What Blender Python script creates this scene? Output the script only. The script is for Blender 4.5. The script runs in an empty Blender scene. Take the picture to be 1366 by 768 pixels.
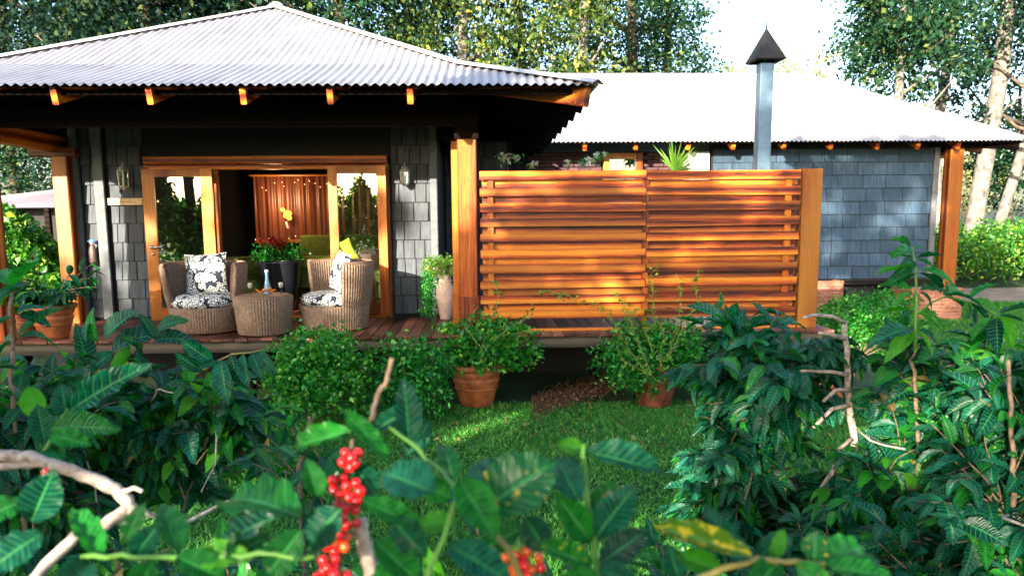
import bpy, math, random
import numpy as np
from mathutils import Vector, Matrix
random.seed(7); rng = np.random.default_rng(11)
sc = bpy.context.scene
C = sc.collection
R = math.radians

# ------------------------------------------------------------------ camera
F_PX, PPX, PPY, EYE = 1000.0, 683.0, 423.0, 2.27
yw, pt, rl = R(2.4), R(7.6), R(0.45)
FW = Vector((math.sin(yw)*math.cos(pt), math.cos(yw)*math.cos(pt), -math.sin(pt)))
RT0 = Vector((math.cos(yw), -math.sin(yw), 0)); UP0 = RT0.cross(FW)
RT = RT0*math.cos(rl) - UP0*math.sin(rl); UP = UP0*math.cos(rl) + RT0*math.sin(rl)
CAMP = Vector((0, 0, EYE))
cam = bpy.data.cameras.new('camera'); camo = bpy.data.objects.new('camera', cam); C.objects.link(camo)
camo.matrix_world = Matrix(((RT.x, UP.x, -FW.x, 0), (RT.y, UP.y, -FW.y, 0), (RT.z, UP.z, -FW.z, EYE), (0, 0, 0, 1)))
cam.sensor_width = 36; cam.lens = F_PX/1366*36; cam.shift_y = (PPY-384)/1366
cam.clip_start = 0.02; cam.clip_end = 2000
cam.dof.use_dof = True; cam.dof.focus_distance = 6.5; cam.dof.aperture_fstop = 4.5
sc.camera = camo

def ray(px, py): return FW + RT*((px-PPX)/F_PX) - UP*((py-PPY)/F_PX)
def aty(px, py, Y): d = ray(px, py); return CAMP + d*(Y/d.y)
def atz(px, py, Z): d = ray(px, py); return CAMP + d*((Z-EYE)/d.z)
def atd(px, py, D): return CAMP + ray(px, py)*D          # D = depth along the view axis
def proj(p):
    v = p - CAMP; w = v.dot(FW)
    if w < 0.05: return (-9999, -9999, w)
    return (PPX + F_PX*v.dot(RT)/w, PPY - F_PX*v.dot(UP)/w, w)

# ------------------------------------------------------------------ light
SUN_EL, SUN_AZ = 15.0, 210.0
w = bpy.data.worlds.new("World"); sc.world = w; w.use_nodes = True
nt = w.node_tree; sky = nt.nodes.new('ShaderNodeTexSky'); sky.sky_type = 'NISHITA'
sky.sun_disc = False; sky.sun_elevation = R(SUN_EL); sky.sun_rotation = R(SUN_AZ)
sky.dust_density = 3.0; sky.air_density = 1.0; sky.ozone_density = 2.0
nt.links.new(sky.outputs[0], nt.nodes['Background'].inputs[0]); nt.nodes['Background'].inputs[1].default_value = 0.15
sl = bpy.data.lights.new('sun', 'SUN'); sl.energy = 5.0; sl.angle = R(0.5); sl.color = (1.0, 0.88, 0.70)
so = bpy.data.objects.new('sun', sl); C.objects.link(so)
SUN = Vector((math.sin(R(SUN_AZ))*math.cos(R(SUN_EL)), math.cos(R(SUN_AZ))*math.cos(R(SUN_EL)), math.sin(R(SUN_EL))))
so.rotation_euler = SUN.to_track_quat('Z', 'Y').to_euler(); so.location = (0, -20, 30)
sc.view_settings.view_transform = 'Standard'; sc.view_settings.look = 'None'
sc.view_settings.exposure = 2.1; sc.view_settings.gamma = 1.0; sc.view_settings.use_curve_mapping = False
sc.render.engine = 'CYCLES'

# ------------------------------------------------------------------ helpers
def tag(o, label=None, cat=None, group=None, kind=None):
    if label: o['label'] = label
    if cat: o['category'] = cat
    if group: o['group'] = group
    if kind: o['kind'] = kind
    return o
def empty(name, loc, label=None, cat=None, group=None):
    o = bpy.data.objects.new(name, None); C.objects.link(o); o.location = loc; o.empty_display_size = .1
    return tag(o, label, cat, group)
def base_of(o):
    v = Vector((0, 0, 0))
    while o is not None: v += o.location; o = o.parent
    return v

class MB:
    def __init__(s): s.v = []; s.f = []; s.uv = None
    def add(s, vs, fs):
        n = len(s.v); s.v += [tuple(v) for v in vs]; s.f += [tuple(i+n for i in f) for f in fs]; return s
    def box(s, x0, x1, y0, y1, z0, z1):
        return s.add([(x0,y0,z0),(x1,y0,z0),(x1,y1,z0),(x0,y1,z0),(x0,y0,z1),(x1,y0,z1),(x1,y1,z1),(x0,y1,z1)],
                     [(3,2,1,0),(4,5,6,7),(0,1,5,4),(1,2,6,5),(2,3,7,6),(3,0,4,7)])
    def bar(s, p0, p1, wd, th, up=(0,0,1), ch=0.12, bow=0):
        """board from p0 to p1: width wd along up, thickness th across, chamfered long edges"""
        p0 = Vector(p0); p1 = Vector(p1); d = (p1-p0).normalized(); u = Vector(up); u = (u-d*u.dot(d)).normalized(); t = d.cross(u)
        c = min(wd, th)*ch; a, b = wd/2, th/2
        prof = [(a-c,b),(a,b-c),(a,-b+c),(a-c,-b),(-a+c,-b),(-a,-b+c),(-a,b-c),(-a+c,b)]
        rings = [0, 1] if not bow else [0, .25, .5, .75, 1]
        vs = []
        for r in rings:
            o = p0.lerp(p1, r) + t*bow*math.sin(math.pi*r)
            vs += [o+u*q[0]+t*q[1] for q in prof]
        fs = []
        for k in range(len(rings)-1):
            fs += [(k*8+i, k*8+(i+1)%8, (k+1)*8+(i+1)%8, (k+1)*8+i) for i in range(8)]
        fs += [tuple(range(7,-1,-1)), tuple(range((len(rings)-1)*8, len(rings)*8))]
        return s.add(vs, fs)
    def tube(s, pts, rad, n=6, cap=True):
        pts = [Vector(p) for p in pts]; m = len(pts)
        if not hasattr(rad, '__len__'): rad = [rad]*m
        d0 = (pts[1]-pts[0]).normalized(); u = d0.orthogonal().normalized(); vs = []
        for i, p in enumerate(pts):
            d = (pts[min(i+1,m-1)]-pts[max(i-1,0)]).normalized(); u = (u-d*u.dot(d)).normalized(); t = d.cross(u)
            vs += [p+(u*math.cos(a)+t*math.sin(a))*rad[i] for a in [2*math.pi*k/n for k in range(n)]]
        fs = [(i*n+k, i*n+(k+1)%n, (i+1)*n+(k+1)%n, (i+1)*n+k) for i in range(m-1) for k in range(n)]
        if cap: fs += [tuple(range(n-1,-1,-1)), tuple(range((m-1)*n, m*n))]
        return s.add(vs, fs)
    def lathe(s, c, prof, n=24, sx=1, sy=1, close=True):
        vs = [(c[0]+r*math.cos(2*math.pi*k/n)*sx, c[1]+r*math.sin(2*math.pi*k/n)*sy, c[2]+z) for r, z in prof for k in range(n)]
        m = len(prof)
        fs = [(i*n+k, i*n+(k+1)%n, (i+1)*n+(k+1)%n, (i+1)*n+k) for i in range(m-1) for k in range(n)]
        if close: fs += [tuple(range(n-1,-1,-1)), tuple(range((m-1)*n, m*n))]
        return s.add(vs, fs)
    def ball(s, c, r, n=8, m=6, sz=1):
        return s.lathe(c, [(max(r*math.sin(math.pi*i/m), r*.02), -r*sz*math.cos(math.pi*i/m)) for i in range(m+1)], n)
    def build(s, name, m, parent=None, smooth=False, local=False, kind=None, label=None):
        off = base_of(parent) if (parent is not None and not local) else Vector((0,0,0))
        me = bpy.data.meshes.new(name)
        me.from_pydata([(v[0]-off.x, v[1]-off.y, v[2]-off.z) for v in s.v], [], s.f)
        if smooth: me.shade_smooth()
        if m: me.materials.append(m)
        o = bpy.data.objects.new(name, me); C.objects.link(o)
        if parent is not None: o.parent = parent
        return tag(o, label=label, kind=kind)
def inst(name, me, parent, loc, rot=(0,0,0), scale=(1,1,1)):
    o = bpy.data.objects.new(name, me); C.objects.link(o); o.parent = parent
    o.location = Vector(loc) - base_of(parent); o.rotation_euler = rot; o.scale = scale
    return o
def rootloc(o, v):  # top-level mesh helper
    return o

# ------------------------------------------------------------------ materials
class NT:
    def __init__(s, name):
        s.m = bpy.data.materials.new(name); s.m.use_nodes = True; s.t = s.m.node_tree
        s.b = s.t.nodes['Principled BSDF']; s.out = s.t.nodes['Material Output']
    def n(s, ty, **kw):
        x = s.t.nodes.new(ty)
        for k, v in kw.items():
            if k.startswith('i_'):
                key = k[2:]; key = int(key) if key.isdigit() else key.replace('_', ' ')
                x.inputs[key].default_value = v
            else: setattr(x, k, v)
        return x
    def l(s, a, b): s.t.links.new(a, b)
    def ramp(s, fac, stops, interp='LINEAR'):
        r = s.n('ShaderNodeValToRGB'); cr = r.color_ramp; cr.interpolation = interp
        while len(cr.elements) < len(stops): cr.elements.new(.5)
        for e, (p, c) in zip(cr.elements, stops): e.position = p; e.color = (*c, 1)
        s.l(fac, r.inputs[0]); return r.outputs[0]
    def math(s, op, a, b=None, c=None):
        x = s.n('ShaderNodeMath', operation=op)
        for i, q in enumerate((a, b, c)):
            if q is None: continue
            if isinstance(q, (int, float)): x.inputs[i].default_value = q
            else: s.l(q, x.inputs[i])
        return x.outputs[0]
    def bump(s, h, strength=.4, dist=.01):
        b = s.n('ShaderNodeBump'); b.inputs['Strength'].default_value = strength; b.inputs['Distance'].default_value = dist
        s.l(h, b.inputs['Height']); s.l(b.outputs[0], s.b.inputs['Normal'])
    def mix(s, fac, a, b, mode='MIX'):
        x = s.n('ShaderNodeMix', data_type='RGBA', blend_type=mode)
        if isinstance(fac, (int, float)): x.inputs[0].default_value = fac
        else: s.l(fac, x.inputs[0])
        for q, i in ((a, 6), (b, 7)):
            if isinstance(q, tuple): x.inputs[i].default_value = (*q, 1)
            else: s.l(q, x.inputs[i])
        return x.outputs[2]
    def coords(s, scale, rand=True):
        tc = s.n('ShaderNodeTexCoord'); mp = s.n('ShaderNodeMapping'); s.l(tc.outputs['Object'], mp.inputs[0]); mp.inputs['Scale'].default_value = scale
        if rand:
            oi = s.n('ShaderNodeObjectInfo'); q = s.math('MULTIPLY', oi.outputs['Random'], 37.0)
            cb = s.n('ShaderNodeCombineXYZ'); s.l(q, cb.inputs[0]); s.l(q, cb.inputs[1]); s.l(q, cb.inputs[2]); s.l(cb.outputs[0], mp.inputs['Location'])
            s.rand = oi.outputs['Random']
        return mp.outputs[0]

def wood(name, dark, mid, light, axis='x', rough=.45, scale=1.0, wear=None, spec=.4):
    """timber with grain along the given axis; hue differs from piece to piece"""
    t = NT(name); g = {'x': (1.3,36,36), 'y': (36,1.3,36), 'z': (36,36,1.3)}[axis]
    co = t.coords(tuple(q*scale for q in g))
    n1 = t.n('ShaderNodeTexNoise', i_Scale=1.3, i_Detail=6.0, i_Roughness=.62, i_Distortion=.9); t.l(co, n1.inputs['Vector'])
    wv = t.n('ShaderNodeTexWave', i_Scale=.06, i_Distortion=7.0, i_Detail=3.0, i_Detail_Scale=.5); wv.wave_type = 'RINGS'; t.l(co, wv.inputs['Vector'])
    f = t.math('ADD', t.math('MULTIPLY', n1.outputs[0], .62), t.math('MULTIPLY', wv.outputs['Fac'], .38))
    c = t.ramp(f, [(.27, dark), (.44, mid), (.72, light)])
    br = t.math('ADD', t.math('MULTIPLY', t.rand, .75), .5)
    c = t.mix(1.0, c, (1,1,1), 'MULTIPLY'); m = c.node
    cb = t.n('ShaderNodeCombineXYZ'); [t.l(br, cb.inputs[i]) for i in range(3)]; t.l(cb.outputs[0], m.inputs[7])
    fine = t.n('ShaderNodeTexNoise', i_Scale=9.0, i_Detail=3.0); t.l(co, fine.inputs['Vector'])
    c2 = t.mix(t.math('MULTIPLY', t.math('GREATER_THAN', fine.outputs[0], .64), .45), c, dark)
    if wear:
        wn = t.n('ShaderNodeTexNoise', i_Scale=2.2, i_Detail=5.0); tc = t.n('ShaderNodeTexCoord'); t.l(tc.outputs['Object'], wn.inputs['Vector'])
        c2 = t.mix(t.ramp(wn.outputs[0], [(.5,(0,0,0)),(.72,(.75,.75,.75))]), c2, wear)
    vo = t.n('ShaderNodeTexVoronoi', i_Scale=.33); t.l(co, vo.inputs['Vector'])          # sparse knots
    c2 = t.mix(t.ramp(vo.outputs['Distance'], [(.045,(.9,.9,.9)),(.10,(0,0,0))]), c2, dark)
    t.l(c2, t.b.inputs['Base Color']); t.b.inputs['Roughness'].default_value = rough; t.b.inputs['Specular IOR Level'].default_value = .1 if rough > .8 else spec
    t.bump(f, .35, .006); return t.m

def plain(name, col, rough=.6, metal=0, var=.12, sc_=8, bump=.15, dist=.004, spec=None):
    t = NT(name); co = t.coords((sc_,)*3)
    n = t.n('ShaderNodeTexNoise', i_Scale=1.0, i_Detail=5.0); t.l(co, n.inputs['Vector'])
    a = tuple(max(0, q*(1-var*1.6)) for q in col); b = tuple(min(1, q*(1+var*1.6)) for q in col)
    t.l(t.ramp(n.outputs[0], [(.3, a), (.7, b)]), t.b.inputs['Base Color'])
    t.b.inputs['Roughness'].default_value = rough; t.b.inputs['Metallic'].default_value = metal
    if spec is not None: t.b.inputs['Specular IOR Level'].default_value = spec
    if bump: t.bump(n.outputs[0], bump, dist)
    return t.m

def shingle_mat(name, a, b):
    t = NT(name); co = t.coords((30,30,2.2))
    n = t.n('ShaderNodeTexNoise', i_Scale=1.0, i_Detail=5.0); t.l(co, n.inputs['Vector'])
    c = t.ramp(n.outputs[0], [(.3, a), (.7, b)])
    c = t.mix(t.math('MULTIPLY', t.rand, .55), c, tuple(q*.55 for q in a))
    t.l(c, t.b.inputs['Base Color']); t.b.inputs['Roughness'].default_value = .75; t.bump(n.outputs[0], .5, .004); return t.m

def foliage_mat(name, dark, light, yellow=None, rough=.45, trans=.3, spec=.5):
    """small leaves: colour differs per leaf"""
    t = NT(name); g = t.n('ShaderNodeNewGeometry'); r = g.outputs['Random Per Island']
    stops = [(0, dark), (.84, light)]
    if yellow: stops.append((1.0, yellow))
    c = t.ramp(r, stops)
    t.l(c, t.b.inputs['Base Color']); t.b.inputs['Roughness'].default_value = rough; t.b.inputs['Specular IOR Level'].default_value = spec
    tr = t.n('ShaderNodeBsdfTranslucent'); c3 = t.mix(1.0, c, (1.5,1.6,.7), 'MULTIPLY'); t.l(c3, tr.inputs[0])
    mx = t.n('ShaderNodeMixShader'); mx.inputs[0].default_value = trans
    t.l(t.b.outputs[0], mx.inputs[1]); t.l(tr.outputs[0], mx.inputs[2]); t.l(mx.outputs[0], t.out.inputs[0]); return t.m

def coffee_mat(name, dark, mid, spot=None, spot_amt=.0, rough=.27, trans=.28, vein=(.06,.34,.08), spec=.42):
    t = NT(name); uv = t.n('ShaderNodeTexCoord'); sep = t.n('ShaderNodeSeparateXYZ'); t.l(uv.outputs['UV'], sep.inputs[0])
    u = t.math('ABSOLUTE', t.math('SUBTRACT', sep.outputs[0], .5)); v = sep.outputs[1]       # u 0..0.5
    ph = t.math('MULTIPLY', t.math('SUBTRACT', v, t.math('MULTIPLY', u, .28)), 62.8)
    sn = t.math('SINE', ph)                                                                  # ten pairs of side veins
    veins = t.math('GREATER_THAN', sn, .93); mid_r = t.math('LESS_THAN', u, .022)
    oi = t.n('ShaderNodeObjectInfo'); g = t.n('ShaderNodeNewGeometry')
    rnd = t.math('FRACT', t.math('ADD', oi.outputs['Random'], g.outputs['Random Per Island']))
    nz = t.n('ShaderNodeTexNoise', i_Scale=5.0, i_Detail=3.0); t.l(uv.outputs['Object'], nz.inputs['Vector'])
    c = t.mix(rnd, dark, mid); c = t.mix(t.ramp(nz.outputs[0], [(.38,(.75,.75,.75)),(.62,(0,0,0))]), c, dark)
    c = t.mix(t.math('MULTIPLY', veins, .6), c, vein); c = t.mix(t.math('MULTIPLY', mid_r, .8), c, vein)
    if spot:
        mp = t.n('ShaderNodeMapping'); t.l(uv.outputs['UV'], mp.inputs[0]); mp.inputs['Scale'].default_value = (2.2, 5, 1)
        cb = t.n('ShaderNodeCombineXYZ'); q = t.math('MULTIPLY', rnd, 30.0); t.l(q, cb.inputs[0]); t.l(q, cb.inputs[1]); t.l(cb.outputs[0], mp.inputs['Location'])
        sp = t.n('ShaderNodeTexNoise', i_Scale=1.6, i_Detail=2.0); t.l(mp.outputs[0], sp.inputs['Vector'])
        c = t.mix(t.ramp(sp.outputs[0], [(.56-spot_amt, (0,0,0)), (.64-spot_amt, (1,1,1))]), c, spot)
    ed = t.math('MULTIPLY', t.math('GREATER_THAN', t.math('ADD', t.math('MULTIPLY', v, .18), t.math('ADD', t.math('MULTIPLY', nz.outputs[0], .35), u)), .80), t.math('GREATER_THAN', rnd, .6)); c = t.mix(t.math('MULTIPLY', ed, .7), c, (.20,.13,.03))
    t.l(c, t.b.inputs['Base Color']); t.b.inputs['Roughness'].default_value = rough; t.b.inputs['Specular IOR Level'].default_value = spec
    t.bump(t.math('MULTIPLY', t.math('ABSOLUTE', sn), t.math('GREATER_THAN', u, .02)), .7, .003)
    tr = t.n('ShaderNodeBsdfTranslucent'); c3 = t.mix(1.0, c, (1.3,1.8,.5), 'MULTIPLY'); t.l(c3, tr.inputs[0])
    mx = t.n('ShaderNodeMixShader'); mx.inputs[0].default_value = trans
    t.l(t.b.outputs[0], mx.inputs[1]); t.l(tr.outputs[0], mx.inputs[2]); t.l(mx.outputs[0], t.out.inputs[0]); return t.m

ORD, ORM, ORL = (.05,.007,.003), (.38,.060,.007), (.70,.23,.018)
M = {}
for ax in 'xyz': M['wood_'+ax] = wood('oiled_timber_'+ax, ORD, ORM, ORL, ax, .4)
M['wood_pale'] = wood('pale_orange_timber', (.20,.04,.006), (.48,.12,.012), (.70,.26,.03), 'z', .45)
M['fence'] = wood('fence_timber', (.035,.005,.003), (.36,.048,.007), (.70,.23,.018), 'x', .42)
M['beam_dark'] = wood('shaded_rafter_timber', (.003,.002,.002), (.008,.004,.004), (.018,.010,.007), 'y', .9)  # shaded copy of the timber: roof and veranda shade put into the colour
M['beam_shadedx'] = wood('shaded_beam_timber', (.003,.002,.002), (.008,.004,.004), (.018,.010,.007), 'x', .9)  # same near-black shade colour, grain along x
M['door'] = wood('door_timber', (.26,.055,.008), (.50,.14,.018), (.68,.25,.045), 'z', .35)
M['deck'] = wood('deck_timber', (.045,.014,.010), (.15,.048,.030), (.26,.10,.06), 'y', .38)
M['deckx'] = wood('shaded_fascia_timber', (.02,.015,.010), (.06,.045,.032), (.13,.10,.07), 'x', .6)  # darkened so the shadow at the deck edge sits in the colour
M['shingle'] = shingle_mat('grey_shingle', (.045,.056,.070), (.11,.125,.145))
M['shingle_blue'] = shingle_mat('blue_grey_shingle', (.018,.042,.078), (.050,.10,.155))
M['board_grey'] = plain('grey_painted_board', (.12,.135,.15), .7, var=.15)
M['band_blue'] = plain('blue_grey_board', (.06,.09,.13), .7, var=.15)
M['dark'] = plain('shade_backing', (.008,.008,.010), .8)  # near-black colour standing for shade in gaps and voids
M['black'] = plain('shaded_interior_wall', (.008,.007,.007), .8)  # near-black: the dimness of the room is put into the wall colour
M['brick'] = plain('red_brick', (.34,.12,.07), .85, var=.3, sc_=14, bump=.5)
M['mortar'] = plain('mortar', (.35,.31,.27), .9)
M['terra'] = plain('terracotta', (.42,.115,.035), .6, var=.28, sc_=9, bump=.2)
M['vase'] = plain('pale_pink_clay', (.62,.44,.36), .65, var=.14, sc_=10)
M['bark'] = plain('pale_bark', (.15,.135,.12), .85, var=.35, sc_=5, bump=.8, dist=.03)
M['bark_dark'] = plain('dark_bark', (.09,.065,.045), .9, var=.35, sc_=5, bump=.8, dist=.03)
M['twig'] = plain('grey_twig_bark', (.36,.29,.24), .8, var=.35, sc_=60, bump=.7, dist=.003)
M['twig_brown'] = plain('brown_twig_bark', (.17,.11,.07), .8, var=.35, sc_=60, bump=.7, dist=.003)
M['green_stem'] = plain('green_stem', (.10,.26,.03), .5, var=.2, sc_=30)
M['yellow_stem'] = plain('yellow_stem', (.26,.22,.05), .5, var=.2, sc_=30)
M['metal'] = plain('galvanised_flue', (.13,.20,.27), .4, .55, var=.15, sc_=4, bump=.05)
M['cap'] = plain('black_flue_cap', (.006,.006,.008), .7, .0)
M['chrome'] = plain('satin_steel', (.6,.6,.6), .25, 1.0, var=.03)
M['lantern'] = plain('pale_lantern_metal', (.55,.52,.44), .4, .5, var=.2, sc_=40)
M['white'] = plain('white_render', (.78,.77,.73), .7, var=.04)
M['planter'] = plain('black_planter', (.012,.014,.02), .3)
M['green_fabric'] = plain('green_fabric', (.13,.17,.025), .85, var=.2, sc_=18)
M['lime_fabric'] = plain('lime_fabric', (.42,.55,.03), .8, var=.15, sc_=18)
M['brown_bag'] = plain('brown_leather', (.06,.03,.025), .5)
M['blue'] = plain('blue_plastic', (.03,.16,.6), .4)
M['sign'] = plain('pale_sign_wood', (.70,.50,.26), .5, var=.15, sc_=14)
M['ink'] = plain('red_brown_paint', (.30,.07,.04), .7)
M['mauve_roof'] = plain('mauve_roof_sheet', (.24,.21,.25), .6, var=.15, sc_=1)
M['path'] = plain('pale_earth_path', (.30,.21,.15), .95, var=.25, sc_=2)
M['soil'] = plain('soil', (.05,.032,.02), .95, var=.3)

def tin(name, col, rough):
    t = NT(name); co = t.coords((.9,.9,.9)); n = t.n('ShaderNodeTexNoise', i_Scale=1.3, i_Detail=7.0, i_Roughness=.65); t.l(co, n.inputs['Vector'])
    c = t.ramp(n.outputs[0], [(.32, tuple(q*.8 for q in col)), (.68, tuple(min(1,q*1.12) for q in col))])
    c = t.mix(t.math('MULTIPLY', t.rand, .28), c, tuple(q*.8 for q in col))
    co2 = t.coords((9,1.1,1.1)); n3 = t.n('ShaderNodeTexNoise', i_Scale=1.0, i_Detail=6.0); t.l(co2, n3.inputs['Vector'])
    c = t.mix(t.ramp(n3.outputs[0], [(.52,(0,0,0)),(.75,(.55,.55,.55))]), c, (.22,.17,.15))
    t.l(c, t.b.inputs['Base Color']); t.b.inputs['Roughness'].default_value = rough; t.b.inputs['Metallic'].default_value = .25; return t.m
M['tin'] = tin('pale_mauve_corrugated_tin', (.40,.385,.41), .5)
M['tin2'] = tin('white_corrugated_tin', (.46,.435,.44), .5)
M['tin_cap'] = tin('ridge_tin', (.62,.57,.58), .5)

def glass(name, refl, tint=(.9,.95,.92)):
    t = NT(name); tr = t.n('ShaderNodeBsdfTransparent'); tr.inputs[0].default_value = (*tint, 1)
    gl = t.n('ShaderNodeBsdfGlossy'); gl.inputs['Roughness'].default_value = .01; gl.inputs[0].default_value = (.95,.97,.95,1)
    fr = t.n('ShaderNodeFresnel'); fr.inputs[0].default_value = 1.5
    mx = t.n('ShaderNodeMixShader'); t.l(t.math('ADD', t.math('MULTIPLY', fr.outputs[0], 1.0), refl), mx.inputs[0])
    t.l(tr.outputs[0], mx.inputs[1]); t.l(gl.outputs[0], mx.inputs[2]); t.l(mx.outputs[0], t.out.inputs[0]); return t.m
M['glass'] = glass('door_glass', .32); M['clear_glass'] = glass('clear_glass', .12)
def emit(name, col, st):
    t = NT(name); t.b.inputs['Base Color'].default_value = (*col,1); t.b.inputs['Emission Color'].default_value = (*col,1); t.b.inputs['Emission Strength'].default_value = st; return t.m
M['bulb'] = emit('warm_bulb', (1,.62,.25), 1.2); M['lampglow'] = emit('amber_lamp_shade', (1,.36,.04), .7)

def wicker():
    t = NT('woven_wicker'); tc = t.n('ShaderNodeTexCoord')
    mp = t.n('ShaderNodeMapping'); t.l(tc.outputs['Object'], mp.inputs[0]); mp.inputs['Scale'].default_value = (1,1,1)
    wv = t.n('ShaderNodeTexWave', i_Scale=28.0, i_Distortion=.6); wv.bands_direction = 'Z'; t.l(mp.outputs[0], wv.inputs['Vector'])
    n = t.n('ShaderNodeTexNoise', i_Scale=30.0, i_Detail=4.0); t.l(tc.outputs['Object'], n.inputs['Vector'])
    c = t.ramp(n.outputs[0], [(.3, (.13,.075,.045)), (.7, (.30,.19,.12))]); c = t.mix(t.math('MULTIPLY', wv.outputs['Fac'], .35), c, (.10,.06,.04))
    t.l(c, t.b.inputs['Base Color']); t.b.inputs['Roughness'].default_value = .55; t.bump(wv.outputs['Fac'], .3, .004); return t.m
M['wicker'] = wicker()
def floral():
    t = NT('black_white_floral_print'); co = t.coords((1,1,1))
    nd = t.n('ShaderNodeTexNoise', i_Scale=14.0, i_Detail=2.0); t.l(co, nd.inputs['Vector'])
    va = t.n('ShaderNodeVectorMath', operation='MULTIPLY_ADD'); t.l(nd.outputs['Color'], va.inputs[0]); va.inputs[1].default_value = (.05,.05,.05); t.l(co, va.inputs[2])
    vo = t.n('ShaderNodeTexVoronoi', i_Scale=12.0); t.l(va.outputs[0], vo.inputs['Vector'])
    v2 = t.n('ShaderNodeTexVoronoi', i_Scale=34.0); v2.feature = 'DISTANCE_TO_EDGE'; t.l(va.outputs[0], v2.inputs['Vector'])
    flower = t.math('LESS_THAN', vo.outputs['Distance'], .66); petal = t.math('GREATER_THAN', v2.outputs['Distance'], .10)
    eye = t.math('GREATER_THAN', vo.outputs['Distance'], .09)
    f = t.math('MULTIPLY', t.math('MULTIPLY', flower, petal), eye)
    t.l(t.mix(f, (.008,.014,.030), (.80,.82,.80)), t.b.inputs['Base Color']); t.b.inputs['Roughness'].default_value = .85; return t.m
M['floral'] = floral()
def curtain_mat():
    t = NT('copper_brown_panel'); co = t.coords((6,6,.6), False); n = t.n('ShaderNodeTexNoise', i_Scale=2.0, i_Detail=5.0); t.l(co, n.inputs['Vector'])
    t.l(t.ramp(n.outputs[0], [(.3,(.09,.022,.012)),(.7,(.26,.075,.03))]), t.b.inputs['Base Color']); t.b.inputs['Roughness'].default_value = .35; return t.m
M['copper'] = curtain_mat()
def ground_mat():
    t = NT('lawn_ground'); tc = t.n('ShaderNodeTexCoord'); n = t.n('ShaderNodeTexNoise', i_Scale=1.4, i_Detail=8.0); t.l(tc.outputs['Object'], n.inputs['Vector'])
    n2 = t.n('ShaderNodeTexNoise', i_Scale=60.0, i_Detail=4.0); t.l(tc.outputs['Object'], n2.inputs['Vector'])
    c = t.ramp(n.outputs[0], [(.35,(.008,.035,.008)),(.6,(.015,.085,.015)),(.75,(.04,.07,.02))]); c = t.mix(t.math('MULTIPLY', n2.outputs[0], .5), c, (.02,.015,.008))
    t.l(c, t.b.inputs['Base Color']); t.b.inputs['Roughness'].default_value = .95; t.bump(n2.outputs[0], .8, .03); return t.m
M['ground'] = ground_mat()
M['grass'] = foliage_mat('grass_blades', (.010,.10,.010), (.07,.34,.03), (.30,.52,.12), .5, .25)
M['litter'] = foliage_mat('dry_leaf_litter', (.05,.025,.012), (.17,.09,.04), (.34,.22,.10), .8, .1)
M['cof'] = coffee_mat('coffee_leaf_blue_green', (.001,.036,.024), (.005,.17,.095))  # bluish sky sheen put into the leaf colour
M['cof_g'] = coffee_mat('coffee_leaf_green', (.003,.08,.012), (.022,.34,.025), trans=.35)
M['cof_y'] = coffee_mat('coffee_leaf_young', (.04,.26,.01), (.14,.46,.03), trans=.4)
M['cof_spot'] = coffee_mat('coffee_leaf_yellow_spotted', (.004,.10,.02), (.03,.28,.03), (.72,.55,.03), -.07, trans=.25)
M['cof_rust'] = coffee_mat('coffee_leaf_yellowing', (.07,.17,.01), (.17,.27,.015), (.72,.50,.04), .03, trans=.3)
M['cof_dry'] = coffee_mat('coffee_leaf_dry', (.2,.12,.04), (.4,.3,.1), trans=.3)
M['cherry'] = plain('ripe_coffee_cherry', (.78,.010,.012), .22, var=.25, sc_=70, bump=0, spec=.7)
M['cherry_o'] = plain('orange_coffee_cherry', (.72,.10,.01), .22, var=.3, sc_=70, bump=0, spec=.7)
M['cherry_g'] = plain('unripe_coffee_cherry', (.14,.34,.04), .3, var=.2, sc_=70, bump=0)
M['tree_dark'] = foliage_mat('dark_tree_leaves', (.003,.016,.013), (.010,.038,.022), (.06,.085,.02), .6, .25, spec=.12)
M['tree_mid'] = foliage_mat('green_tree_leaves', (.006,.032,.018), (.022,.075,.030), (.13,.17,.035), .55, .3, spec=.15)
M['tree_sun'] = foliage_mat('sunny_tree_leaves', (.015,.05,.02), (.09,.15,.03), (.45,.40,.09), .5, .35, spec=.2)  # yellower lit copy of the tree leaves, sunlight put into the colour
M['tree_hazy'] = foliage_mat('hazy_far_tree_leaves', (.20,.24,.12), (.40,.40,.20), (.6,.52,.28), .6, .4)  # washed-out haze put into the leaf colour
M['hedge'] = foliage_mat('hedge_leaves', (.012,.08,.012), (.07,.27,.02), (.40,.52,.05), .4, .3)
M['shrub'] = foliage_mat('shrub_leaves', (.004,.09,.012), (.025,.30,.03), (.16,.50,.06), .35, .3)
M['shrub_lt'] = foliage_mat('light_shrub_leaves', (.015,.16,.015), (.08,.40,.03), (.40,.62,.10), .35, .35)
M['fern'] = foliage_mat('fern_leaves', (.06,.18,.02), (.18,.36,.04), (.40,.50,.10), .4, .4)
M['redflower'] = foliage_mat('red_petals', (.5,.02,.03), (.65,.04,.05), (.75,.12,.10), .6, .2)
M['orangeflower'] = foliage_mat('orange_petals', (.75,.18,.01), (.85,.30,.02), (.9,.5,.05), .6, .2)
M['whiteflower'] = foliage_mat('white_petals', (.6,.6,.55), (.8,.8,.76), (.85,.85,.8), .6, .2)

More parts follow.
